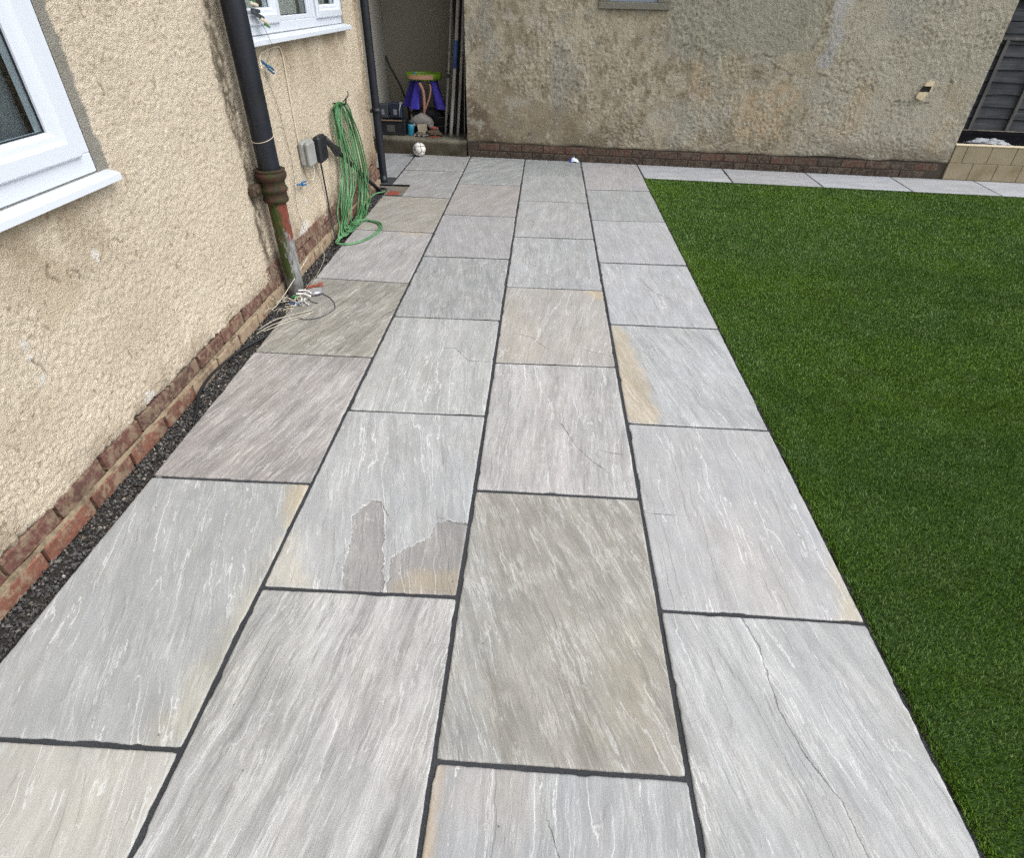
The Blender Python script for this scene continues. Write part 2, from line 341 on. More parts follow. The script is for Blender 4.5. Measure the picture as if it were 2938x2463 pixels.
def mat_hose():
    t = NT('green_hose_rubber'); c = t.coord(); n = t.mr(t.noise(c, 5, 3), .35, .65); col = t.mix(n, tuple(lin((46, 98, 54))), tuple(lin((104, 152, 108))))
    col = t.mix(t.math('MULTIPLY', t.mr(t.noise(c, 26, 4), .55, .7), .5), col, tuple(lin((30, 66, 36)))); return t.fin(col, 0.38, None, spec=.5)
M_HOSE = mat_hose()
def mat_glass():
    t = NT('window_glass'); t.t.nodes.remove(t.p); fr = t.n('ShaderNodeLayerWeight'); fr.inputs[0].default_value = 0.5
    g = t.n('ShaderNodeBsdfGlossy'); g.inputs['Roughness'].default_value = 0.01; tr = t.n('ShaderNodeBsdfTransparent'); tr.inputs[0].default_value = (0.86, 0.90, 0.90, 1)
    m = t.n('ShaderNodeMixShader'); t.l(t.math('MULTIPLY_ADD', t.math('POWER', fr.outputs['Facing'], 4.0), 0.7, 0.04, clamp=True), m.inputs[0]); t.l(tr.outputs[0], m.inputs[1]); t.l(g.outputs[0], m.inputs[2]); t.l(m.outputs[0], t.out.inputs[0]); return t.m
M_GLASS = mat_glass()
M_CURTAIN = simple('grey_net_curtain', (176, 174, 170), 0.9, 0.12, 12)
M_BLIND = simple('dark_room_blind', (96, 100, 106), 0.8, 0.10, 4)
M_ROOM = simple('room_plaster', (60, 56, 52), 0.9, 0.08, 3)
def mat_turf():
    t = NT('artificial_turf_fibre'); col = t.att('tint'); return t.fin(col, 0.46, None, spec=0.30)
M_TURF = mat_turf()
M_TURFBASE = simple('turf_backing', (48, 74, 28), 0.95, 0.3, 60, 0.002, 200)
M_SOIL = simple('dark_soil', (52, 48, 44), 0.95, 0.3, 30, 0.003, 120)
def mat_stone():
    t = NT('slate_chipping'); col = t.att('tint'); c = t.coord(); return t.fin(t.mix(.5, col, t.mix(1.0, col, t.mix(t.noise(c, 300, 3), (.5, .5, .5), (1.4, 1.4, 1.4)), 'MULTIPLY')), 0.6, t.bump(t.noise(c, 300, 3), .0008), spec=.4)
M_CHIP = mat_stone()
M_CONC = simple('weathered_concrete', (112, 108, 100), 0.92, 0.3, 16, 0.003, 90, dirt=(56, 52, 44), dscale=8, damt=0.75)
M_TIMBER = None
def mat_wood(name, a, b, scale=(3, 60, 60), dirt=None, rough=.8):
    t = NT(name); c = t.coord(); n = t.noise(t.vmul(c, scale), 1, 6, .6, .4); col = t.mix(t.mr(n, .3, .7), tuple(lin(a)), tuple(lin(b)))
    if dirt is not None: col = t.mix(t.math('MULTIPLY', t.mr(t.noise(c, 7, 5, .6), .45, .7), .6), col, tuple(lin(dirt)))
    return t.fin(col, rough, t.bump(n, .0012), spec=.25)
M_FENCE = mat_wood('grey_brown_fence_board', (52, 56, 66), (86, 88, 92), (2.5, 40, 55), (50, 45, 40))
M_FENCE_L = mat_wood('fence_batten_wood', (84, 84, 88), (112, 110, 108), (60, 60, 3), (58, 54, 50))
M_POLE = mat_wood('weathered_pole_wood', (140, 137, 132), (180, 178, 172), (60, 60, 3), (70, 66, 60))
M_BOARDW = mat_wood('offcut_wood', (150, 140, 122), (186, 176, 158), (4, 40, 40), (96, 86, 70))

# ------------------------------------------------------------------ ground sheets
def sheet(name, x0, x1, y0, y1, z, mat, **k):
    b = MB(); b.add([(x0, y0, z), (x1, y0, z), (x1, y1, z), (x0, y1, z)], [(0, 1, 2, 3)]); return link(name, b, mat, **k)
sheet('ground', -60, 60, -60, 60, -0.075, M_SOIL, kind='structure')

# paving ---------------------------------------------------------------
GM = -0.0775
def gy(x): return 6.985 + GM * (x - 0.58)                 # foot of the garage wall
bed = MB()
bx = np.linspace(-1.6, 2.444, 90); by = np.linspace(-1.3, 7.2, 180)
V = []
for x in bx:
    for y in by:
        V.append((x if x < 2.44 else 2.443 + .006 * math.sin(y * 37) + .004 * math.sin(y * 91), y if x < .6 else min(y, gy(x) + .02), -0.0052 + 0.0012 * (random.random() - .5)))
V = np.array(V); m = V[:, 0] < 0.008
m2 = m & (V[:, 1] < 5.35); V[m2, 0] = np.maximum(V[m2, 0], -0.004)
V[m2, 2] = np.where(V[m2, 0] <= -0.003, -0.05, V[m2, 2])
_F = grid_faces(len(bx), len(by)); _c = V[_F].mean(1); _F = _F[~((_c[:, 0] < .172) & (_c[:, 0] > -.19) & (_c[:, 1] > 5.40) & (_c[:, 1] < 5.75))]
patio = link('patio', mesh_np('patio', V, _F), M_MORTAR, kind='structure')
sb_ = MB(); sb_.add([(2.44, gy(2.44) - .59, -.0050), (7.6, gy(7.6) - .59, -.0050), (7.6, gy(7.6) + .02, -.0050), (2.44, gy(2.44) + .02, -.0050)], [(0, 1, 2, 3)])
link('jointing_bed', sb_, M_MORTAR, patio)

def densify(L, step):
    inner = np.linspace(0.012, L - 0.012, max(int(L / step), 3)); return np.concatenate([[0, 0.0025, 0.006], inner, [L - 0.006, L - 0.0025, L]])
SLABS = []
def slab(c, col, ang=0.0, streak=0.5, lines=0.6, stains=(), crack=None, patch=None, step=None, gap=0.0067, notch=None, seed=None, label=None):
    """c: four corners of the joint grid (near-left, near-right, far-right, far-left); ang: lay of the bedding in degrees"""
    seed = seed if seed is not None else len(SLABS) * 13 + 5
    c = [np.array(p, float) for p in c]; cen = sum(c) / 4
    gapv = gap + (.0040 if max(cen[1], .6) > 3.4 else 0)
    W = np.linalg.norm(c[1] - c[0]); Ln = np.linalg.norm(c[3] - c[0])
    dist = max(cen[1], 0.6)
    step = step or (0.0055 if dist < 2.6 else 0.010 if dist < 4.6 else 0.018)
    u = densify(W - 2 * gap, step); v = densify(Ln - 2 * gapv, step)
    U, Vv = np.meshgrid(u, v, indexing='ij'); du, dv = W - 2 * gap, Ln - 2 * gapv
    # uneven, slightly chipped sawn/riven edges
    def jit(s_, k): 
        base = (fbm(s_ * 3.5, np.full_like(s_, k), 5, seed + k, .55) - .5) * .0056
        chip = ss(.60, .80, fbm(s_ * 14, np.full_like(s_, k * 3.1), 3, seed + 20 + k)) * .0038 + (vn(s_ * 120, np.full_like(s_, k), seed + 31) - .5) * .0012
        return base, chip
    bl, cl = jit(Vv, 1); br, cr = jit(Vv, 2); bb, cb = jit(U, 3); bt, ct = jit(U, 4)
    fl = np.clip(1 - U / .03, 0, 1); frr = np.clip(1 - (du - U) / .03, 0, 1); fb = np.clip(1 - Vv / .03, 0, 1); ft = np.clip(1 - (dv - Vv) / .03, 0, 1)
    uu = U + fl * (bl + cl) - frr * (br + cr); vv = Vv + fb * (bb + cb) - ft * (bt + ct)
    # softened corners
    for (ux, vy, su, sv) in ((0, 0, 1, 1), (du, 0, -1, 1), (0, dv, 1, -1), (du, dv, -1, -1)):
        w = np.clip(1 - (np.abs(U - ux) + np.abs(Vv - vy)) / .012, 0, 1); uu = uu + su * w * .0018; vv = vv + sv * w * .0018
    a = (uu + gap) / W; b = (vv + gapv) / Ln
    X = (1 - a) * (1 - b) * c[0][0] + a * (1 - b) * c[1][0] + a * b * c[2][0] + (1 - a) * b * c[3][0]
    Y = (1 - a) * (1 - b) * c[0][1] + a * (1 - b) * c[1][1] + a * b * c[2][1] + (1 - a) * b * c[3][1]
    ed = np.minimum(np.minimum(U, du - U), np.minimum(Vv, dv - Vv))
    th = math.radians(ang); ct_, st_ = math.cos(th), math.sin(th)
    tx = X * ct_ - Y * st_; ty = X * st_ + Y * ct_           # ty runs along the bedding
    Z = (fbm(tx * 5, ty * 2, 4, seed) - .5) * .005 * (0.4 + lines * .6) + (fbm(tx * 40, ty * 12, 3, seed + 3) - .5) * .0014
    Z = Z * np.clip(ed / .02, .25, 1)
    Z = Z - np.where(ed < .0012, .0028, np.where(ed < .004, .0006, 0.0))
    tn = np.random.default_rng(seed).normal(0, 1, 3); Z = Z + .0006 * tn[0] + (a - .5) * .001 * tn[1] + (b - .5) * .001 * tn[2]
    col = tuple(np.array(col) * .80 + np.mean(col) * .20 + np.array((.4, .6, -.6))); _b = np.mean(col); col = tuple(np.array(col) + (188 - _b) * .36)
    tint = np.broadcast_to(lin(col) * .70, X.shape + (3,)).copy() * .97
    for poly, scol, soft, amt in stains:
        d = polysd(X, Y, poly) + (fbm(X * 22, Y * 22, 4, seed + 9) - .5) * soft * 1.6
        w = (ss(soft, -soft, d) if False else 1 - ss(-soft, soft, d)) * amt
        sc_ = np.array(scol) * .50 + np.array(col) * .50; tint = tint * (1 - w[..., None]) + lin(sc_) * .74 * w[..., None]
    par = np.stack([np.full(X.shape, streak), np.full(X.shape, lines), np.zeros(X.shape)], -1)
    cd = np.full(X.shape, 1.0)
    if crack:
        for line in crack:
            d = linesd(X, Y, line); cd = np.where(np.abs(d) < np.abs(cd), d, cd)
            Z = Z - .0012 * np.clip(1 - np.abs(d) / .008, 0, 1)
    pd = np.full(X.shape, 1.0)
    if patch:
        for poly in patch: d = polysd(X, Y, poly); pd = np.minimum(pd, d)
        Z = Z - .0011 * (1 - ss(-.006, .006, pd))
    Z = np.where(ed > .0012, np.maximum(Z, -.0036), Z)
    nu, nv = len(u), len(v)
    top = np.stack([X - cen[0], Y - cen[1], Z], -1).reshape(-1, 3)
    faces = grid_faces(nu, nv)
    if notch is not None:                                    # rectangular cut-out round the gully
        fc = (top[faces].mean(1) + np.array([cen[0], cen[1], 0])); keep = ~((fc[:, 0] < notch[1]) & (fc[:, 1] > notch[2]) & (fc[:, 1] < notch[3])); faces = faces[keep]
    ring = [i * nv for i in range(nu)] + [(nu - 1) * nv + j for j in range(1, nv)] + [i * nv + nv - 1 for i in range(nu - 2, -1, -1)] + [j for j in range(nv - 2, 0, -1)]
    ring = np.array(ring); n0 = len(top); low = top[ring].copy(); low[:, 2] = -.034
    V = np.concatenate([top, low]); r2 = np.roll(ring, -1); k = np.arange(len(ring)); k2 = np.roll(k, -1)
    sk = np.stack([ring, n0 + k, n0 + k2, r2], 1)
    if notch is not None:
        fc = V[sk].mean(1) + np.array([cen[0], cen[1], 0]); sk = sk[~((fc[:, 0] < notch[1] - .01) & (fc[:, 1] > notch[2]) & (fc[:, 1] < notch[3]))]
    me = mesh_np('slab', V, [faces, sk])
    def ext(A): A = A.reshape(n0, -1); return np.concatenate([A, A[ring]])
    attr(me, 'tint', 'FLOAT_COLOR', ext(tint)); attr(me, 'par', 'FLOAT_COLOR', ext(par))
    rs = np.random.default_rng(seed + 1).uniform(-40, 40, 3)
    attr(me, 'tc', 'FLOAT_VECTOR', ext(np.stack([tx + rs[0], ty + rs[1], np.full(X.shape, rs[2])], -1))); attr(me, 'cd', 'FLOAT', ext(cd).ravel()); attr(me, 'pd', 'FLOAT', ext(pd).ravel())
    o = link('slab', me, M_SLAB, patio, label=label, loc=(cen[0], cen[1], 0)); SLABS.append(o); return o
OCH = (206, 184, 142)
J0, J1, J2, J3, J4 = (-0.002, -0.008), (0.606, 0.612), (1.219, 1.220), (1.829, 1.832), (2.441, 2.441)
def jx(j, y): return j[0] + (j[1] - j[0]) * min(max(y / 5, 0), 1)
def row(jl, jr, ys, specs, ytop=None):
    for i, sp in enumerate(specs):
        (yl0, yr0), (yl1, yr1) = ys[i], ys[i + 1]
        slab([(jx(jl, yl0), yl0), (jx(jr, yr0), yr0), (jx(jr, yr1), yr1), (jx(jl, yl1), yl1)], **sp)
S = dict
row(J0, J1, [(-.80, -.80), (-.335, -.335), (.608, .614), (1.567, 1.567), (2.516, 2.508), (3.473, 3.441), (4.424, 4.404), (5.355, 5.339), (6.302, 6.306), (gy(0) + .03, gy(.6) + .0)], [
    S(col=(188, 188, 186), ang=0),
    S(col=(198, 199, 197), ang=-12, streak=.25, lines=.7, stains=[([(.30, .0), (.62, .3), (.62, .62), (.2, .62)], (208, 200, 184), .08, .5)]),
    S(col=(176, 180, 183), ang=-17, streak=.28, lines=.8, stains=[([(.52, 1.58), (.62, 1.58), (.62, 1.30), (.56, 1.42)], OCH, .03, .95), ([(.60, 1.35), (.64, 1.3), (.64, .62), (.50, .60), (.56, .9)], (196, 186, 160), .05, .75)]),
    S(col=(163, 158, 158), ang=14, streak=.95, lines=.35, stains=[([(.3, 2.1), (.6, 2.5), (.62, 1.57), (.45, 1.57)], (184, 182, 182), .12, .6)], label='lilac grey paving slab with slanting streaks'),
    S(col=(150, 147, 139), ang=20, streak=1.0, lines=.2, label='olive grey paving slab with slanting pale streaks beside the drainpipe'),
    S(col=(176, 174, 176), ang=8, streak=.5, lines=.5, stains=[([(.38, 4.33), (.56, 4.34), (.56, 4.40), (.36, 4.41)], (200, 180, 150), .015, .8)]),
    S(col=(163, 158, 150), ang=30, streak=.35, lines=.35),
    S(col=(158, 158, 160), ang=28, streak=.5, lines=.3, notch=(-1, .172, 5.30, 5.735)),
    S(col=(165, 165, 167), ang=-20, streak=.3, lines=.3)])
row(J1, J2, [(-.85, -.85), (.146, .150), (1.095, 1.097), (2.047, 2.048), (2.970, 2.970), (3.917, 3.917), (4.870, 4.857), (5.833, 5.829), (gy(.61) - .055, gy(1.2) - .055), (gy(.61), gy(1.2))], [
    S(col=(188, 190, 190), ang=14, streak=.9, lines=.6),
    S(col=(187, 188, 188), ang=8, streak=.95, lines=.55, stains=[([(.9, 1.1), (1.2, 1.1), (1.15, .6), (.95, .7)], (186, 178, 178), .12, .6)], label='strongly streaked pale grey paving slab'),
    S(col=(190, 193, 197), ang=-11, streak=.45, lines=1.0, stains=[([(.60, 1.10), (.78, 1.10), (.66, 1.25), (.60, 1.4)], (212, 200, 172), .05, .7), ([(1.0, 1.10), (1.21, 1.10), (1.21, 1.2), (1.05, 1.2)], (210, 192, 152), .04, .8)],
      patch=[[(.866, 1.090), (.842, 1.195), (.834, 1.315), (.806, 1.414), (.843, 1.492), (.886, 1.486), (.919, 1.422), (.945, 1.271), (.972, 1.17), (.990, 1.090)], [(1.004, 1.090), (.982, 1.231), (1.029, 1.284), (1.092, 1.34), (1.106, 1.395), (1.131, 1.416), (1.23, 1.406), (1.23, 1.090)]],
      crack=[[(.84, 1.495), (.888, 1.490), (.925, 1.43)], [(1.135, 1.42), (1.18, 1.405), (1.215, 1.403)]], label='pale paving slab with flaked brown patches at its near end'),
    S(col=(189, 192, 193), ang=-3, streak=.45, lines=.9, crack=[[(.955, 2.629), (1.005, 2.641), (1.089, 2.512), (1.222, 2.515)]]),
    S(col=(166, 169, 173), ang=-5, streak=.6, lines=.4),
    S(col=(174, 174, 179), ang=-12, streak=.25, lines=.35),
    S(col=(171, 166, 166), ang=20, streak=.25, lines=.25),
    S(col=(156, 161, 164), ang=35, streak=.6, lines=.2),
    S(col=(160, 164, 166), ang=0, streak=.3, lines=.1)])
row(J2, J3, [(-1.05, -1.05), (-.325, -.330), (.624, .619), (1.577, 1.572), (2.507, 2.515), (3.442, 3.440), (4.382, 4.387), (5.335, 5.334), (6.245, 6.270), (gy(1.22), gy(1.83))], [
    S(col=(184, 186, 190), ang=0),
    S(col=(180, 183, 188), ang=2, streak=.45, lines=.9, stains=[([(1.21, .63), (1.25, .63), (1.24, .2), (1.21, .2)], (208, 176, 132), .015, .9), ([(1.25, .63), (1.45, .63), (1.45, .5), (1.25, .5)], (196, 184, 172), .06, .6)], crack=[[(1.50, .50), (1.525, .43)]]),
    S(col=(160, 157, 150), ang=-20, streak=.8, lines=.55, stains=[([(1.22, .62), (1.35, .62), (1.30, 1.2), (1.22, 1.4)], (164, 172, 178), .09, .7), ([(1.6, .7), (1.8, .7), (1.8, 1.1), (1.68, 1.0)], (172, 164, 142), .08, .6)], label='brown grey paving slab with streaks slanting to the right'),
    S(col=(191, 191, 193), ang=2, streak=.65, lines=.8, stains=[([(1.40, 2.3), (1.55, 2.3), (1.58, 1.6), (1.35, 1.6)], (198, 188, 184), .12, .6)], crack=[[(1.546, 2.015), (1.608, 1.86), (1.668, 1.775), (1.719, 1.719)], [(1.72, 1.84), (1.78, 1.825)]]),
    S(col=(187, 183, 181), ang=8, streak=.3, lines=.7, stains=[([(1.70, 3.44), (1.83, 3.44), (1.82, 3.28), (1.76, 3.33)], OCH, .02, .9), ([(1.23, 2.52), (1.23, 3.2), (1.5, 2.9), (1.45, 2.52)], (190, 184, 168), .1, .6)], crack=[[(1.352, 2.808), (1.397, 2.793), (1.465, 2.697)], [(1.694, 2.672), (1.81, 2.621)]]),
    S(col=(184, 187, 192), ang=0, streak=.45, lines=.6),
    S(col=(181, 182, 186), ang=6, streak=.3, lines=.5),
    S(col=(176, 179, 181), ang=-4, streak=.2, lines=.2),
    S(col=(152, 158, 161), ang=4, streak=.3, lines=.2)])
row(J3, J4, [(-1.05, -1.05), (.146, .140), (1.089, 1.083), (2.041, 2.035), (2.981, 2.973), (3.916, 3.918), (4.848, 4.857), (5.773, 5.785), (gy(1.84) - .075, gy(2.43) - .075), (gy(1.84), gy(2.43))], [
    S(col=(195, 198, 202), ang=-14),
    S(col=(194, 197, 200), ang=-13, streak=.6, lines=.8, crack=[[(2.069, 1.09), (2.095, .988), (2.095, .804), (2.127, .681), (2.174, .592), (2.187, .483), (2.22, .3)]], stains=[([(2.22, 1.1), (2.29, 1.1), (2.32, .73), (2.34, .49), (2.37, .1), (2.24, .1), (2.2, .5)], (180, 182, 184), .03, .7)], label='pale paving slab with a long crack beside the turf'),
    S(col=(195, 197, 202), ang=-2, streak=.25, lines=.95, stains=[([(2.36, 1.08), (2.45, 1.08), (2.45, 1.35), (2.42, 1.3)], (210, 196, 160), .03, .8), ([(2.0, 1.1), (2.3, 1.1), (2.2, 1.5), (2.0, 1.45)], (196, 190, 184), .12, .6)], crack=[[(1.87, 1.50), (1.93, 1.497)]]),
    S(col=(194, 198, 203), ang=-13, streak=.6, lines=.6, stains=[([(1.83, 2.96), (1.90, 2.95), (1.955, 2.45), (1.975, 2.15), (1.965, 2.04), (1.83, 2.04)], (212, 190, 150), .03, .95)], label='pale paving slab with an ochre band along its left edge'),
    S(col=(194, 197, 204), ang=-4, streak=.3, lines=.7, crack=[[(2.1, 3.6), (2.14, 3.45), (2.22, 3.36)]]),
    S(col=(190, 192, 199), ang=-8, streak=.2, lines=.5),
    S(col=(172, 176, 180), ang=0, streak=.25, lines=.3),
    S(col=(186, 184, 189), ang=5, streak=.2, lines=.2),
    S(col=(176, 176, 180), ang=0, streak=.2, lines=.1)])
# passage beyond the house corner
for (x0, x1, y0, y1, cc) in ((-.62, -.012, 5.995, 7.03, (152, 155, 160)), (-1.24, -.62, 5.9, 7.06, (150, 152, 156))):
    slab([(x0, y0), (x1, y0), (x1, y1), (x0, y1)], col=cc, ang=10, streak=.3, lines=.2)
# strip along the garage wall
xs_t = [2.441, 3.338, 4.189, 5.044, 5.862, 6.72, 7.56]; xs_b = [2.446, 3.316, 4.178, 5.008, 5.810, 6.68, 7.52]
for i in range(6):
    y1 = gy; slab([(xs_b[i], gy(xs_b[i]) - .575), (xs_b[i + 1], gy(xs_b[i + 1]) - .575), (xs_t[i + 1], gy(xs_t[i + 1]) + .0), (xs_t[i], gy(xs_t[i]) + .0)],
         col=[(198, 202, 211), (190, 193, 201), (196, 202, 214), (190, 194, 202), (198, 203, 213), (194, 198, 206)][i], ang=85 + i * 3, streak=.25, lines=.25, step=.02)

# ------------------------------------------------------------------ turf
sheet('lawn', 2.446, 12, -3, 8, -0.012, M_TURFBASE, kind='structure')
def turf():
    fx, fy, fz = F_; 
    def sample(n, x0, x1, y0, y1):
        x = RNG.uniform(x0, x1, n); y = RNG.uniform(y0, y1, n)
        ytop = 6.985 + GM * (x - .58) - .578; ok = (y < ytop) & (x > 2.443 + .003 * np.sin(y * 53) + .003 * np.sin(y * 131))
        dx, dy, dz = x - 1.417, y, -1.47
        z_ = dx * fx + dy * fy + dz * fz; u_ = (dx * R_.x + dy * R_.y + dz * R_.z) / z_; v_ = (dx * U_.x + dy * U_.y + dz * U_.z) / z_
        ok &= (z_ > 0) & (u_ < .98) & (v_ > -.86)         # the lawn a step beyond what the photograph frames
        return x[ok], y[ok]
    parts = []
    for (n, x0, x1, y0, y1, h, w) in ((380000, 2.44, 4.6, .3, 2.4, .0130, .0018), (260000, 2.44, 5.8, 2.4, 4.2, .0135, .0028), (200000, 2.44, 8.0, 4.2, 6.5, .0145, .0042), (16000, 2.438, 2.475, .3, 6.4, .020, .0020)):
        x, y = sample(n, x0, x1, y0, y1); m = len(x)
        if m == 0: continue
        hh = h * RNG.uniform(.6, 1.25, m); a = RNG.uniform(0, 2 * np.pi, m); ln_ = RNG.uniform(.15, .95, m) * hh
        lx = np.cos(a) * ln_ + .12 * hh * (fbm(x * 3, y * 3, 2, 50) - .3); ly = np.sin(a) * ln_ - .12 * hh
        if x1 < 2.5: lx = -np.abs(lx) * .7
        b = RNG.uniform(0, 2 * np.pi, m); wx, wy = np.cos(b) * w * .5, np.sin(b) * w * .5
        p0 = np.stack([x - wx, y - wy, np.full(m, -.012)], 1); p1 = np.stack([x + wx, y + wy, np.full(m, -.012)], 1)
        mx, my = x + lx * .4, y + ly * .4; mz = -.012 + hh * .72
        p2 = np.stack([mx + wx * .9, my + wy * .9, mz], 1); p3 = np.stack([mx - wx * .9, my - wy * .9, mz], 1)
        p4 = np.stack([x + lx, y + ly, -.012 + hh], 1)
        f = fbm(x * 1.6, y * 2.2, 4, 60); g = fbm(x * 9, y * 9, 3, 61); r = RNG.random(m)
        c1 = lin((88, 122, 48)); c2 = lin((97, 130, 42)); c3 = lin((126, 150, 96)); c4 = lin((80, 106, 42))
        k = ss(.35, .65, f)[:, None]; c = c1 * (1 - k) + c2 * k
        k = (ss(.45, .7, g) * (r < .35) * .6)[:, None]; c = c * (1 - k) + c3 * k
        k = ((r > .75) * .7)[:, None]; c = c * (1 - k) + c4 * k
        c = c * RNG.uniform(.86, 1.14, m)[:, None]; c *= (.80 + .34 * fbm(x * 5 + 9, y * 7, 4, 64))[:, None]; tan = RNG.random(m) < .002 + .012 * (fbm(x * 2, y * 2, 3, 65) > .62); c[tan] = lin((150, 150, 112))
        parts.append((np.stack([p0, p1, p2, p3, p4], 1).reshape(-1, 3), np.repeat(c, 5, 0), m))
    V = np.concatenate([p[0] for p in parts]); C = np.concatenate([p[1] for p in parts]); m = sum(p[2] for p in parts); b = np.arange(m) * 5
    me = mesh_np('grass', V, [np.stack([b, b + 1, b + 2, b + 3], 1), np.stack([b + 3, b + 2, b + 4], 1)])
    attr(me, 'tint', 'FLOAT_COLOR', C); return link('grass', me, M_TURF, kind='stuff', label='dense dark green artificial turf beside the paving', cat='turf')
turf()
# crumbs of soil in the gap between paving and turf
def chips(name, n, fx_, size, cols, flat=.6, **k):
    """a scatter of small angular stones joined into one mesh"""
    base = np.array([(1, 0, 0), (-1, 0, 0), (0, 1, 0), (0, -1, 0), (0, 0, 1), (0, 0, -1)], float); F = np.array([(0, 2, 4), (2, 1, 4), (1, 3, 4), (3, 0, 4), (2, 0, 5), (1, 2, 5), (3, 1, 5), (0, 3, 5)])
    P = fx_(n); n = len(P); s = RNG.uniform(size[0], size[1], n) * RNG.uniform(.6, 1, n)
    V = base[None] * s[:, None, None] * RNG.uniform(.55, 1.15, (n, 6, 1)); V[:, :, 2] *= flat; V += RNG.normal(0, .12, V.shape) * s[:, None, None]
    q = RNG.normal(0, 1, (n, 4)); q /= np.linalg.norm(q, axis=1)[:, None]; w, x, y, z = q.T
    Rm = np.stack([1 - 2 * (y * y + z * z), 2 * (x * y - z * w), 2 * (x * z + y * w), 2 * (x * y + z * w), 1 - 2 * (x * x + z * z), 2 * (y * z - x * w), 2 * (x * z - y * w), 2 * (y * z + x * w), 1 - 2 * (x * x + y * y)], 1).reshape(n, 3, 3)
    V = np.einsum('nij,nkj->nki', Rm, V) + P[:, None]
    f = (F[None] + (np.arange(n) * 6)[:, None, None]).reshape(-1, 3)
    me = mesh_np(name, V.reshape(-1, 3), [f], smooth=False); ci = RNG.choice(len(cols), n, p=[c[1] for c in cols]); C = np.array([lin(c[0]) for c in cols])[ci] * RNG.uniform(.7, 1.3, (n, 1))
    attr(me, 'tint', 'FLOAT_COLOR', np.repeat(C, 6, 0)); return link(name, me, M_CHIP, kind='stuff', **k)
def p_gravel(n):
    y = RNG.uniform(.5, 5.35, n) ** 1.0; x = RNG.uniform(-.155, .004, n); z = -.048 + RNG.uniform(0, .026, n) + .010 * ss(-.06, -.15, x) * 0
    return np.stack([x, y, z], 1)
sheet('gravel_bed', -.2, 0.0, -1.3, 5.8, -0.046, M_SOIL, kind='structure')
chips('gravel', 13000, p_gravel, (.0035, .011), (((84, 84, 84), .42), ((60, 60, 60), .30), ((108, 106, 102), .20), ((164, 158, 148), .04), ((112, 98, 84), .04)), label='strip of dark slate chippings between the house and the paving', cat='gravel')
def p_edge(n):
    y = RNG.uniform(.4, 6.35, n); return np.stack([2.446 + RNG.normal(0, .004, n), y, RNG.uniform(-.010, -.001, n)], 1)
chips('soil_crumbs', 3500, p_edge, (.001, .0045), (((44, 34, 32), .7), ((78, 60, 56), .25), ((120, 104, 90), .05)), label='dark crumbs along the edge between paving and turf', cat='soil')

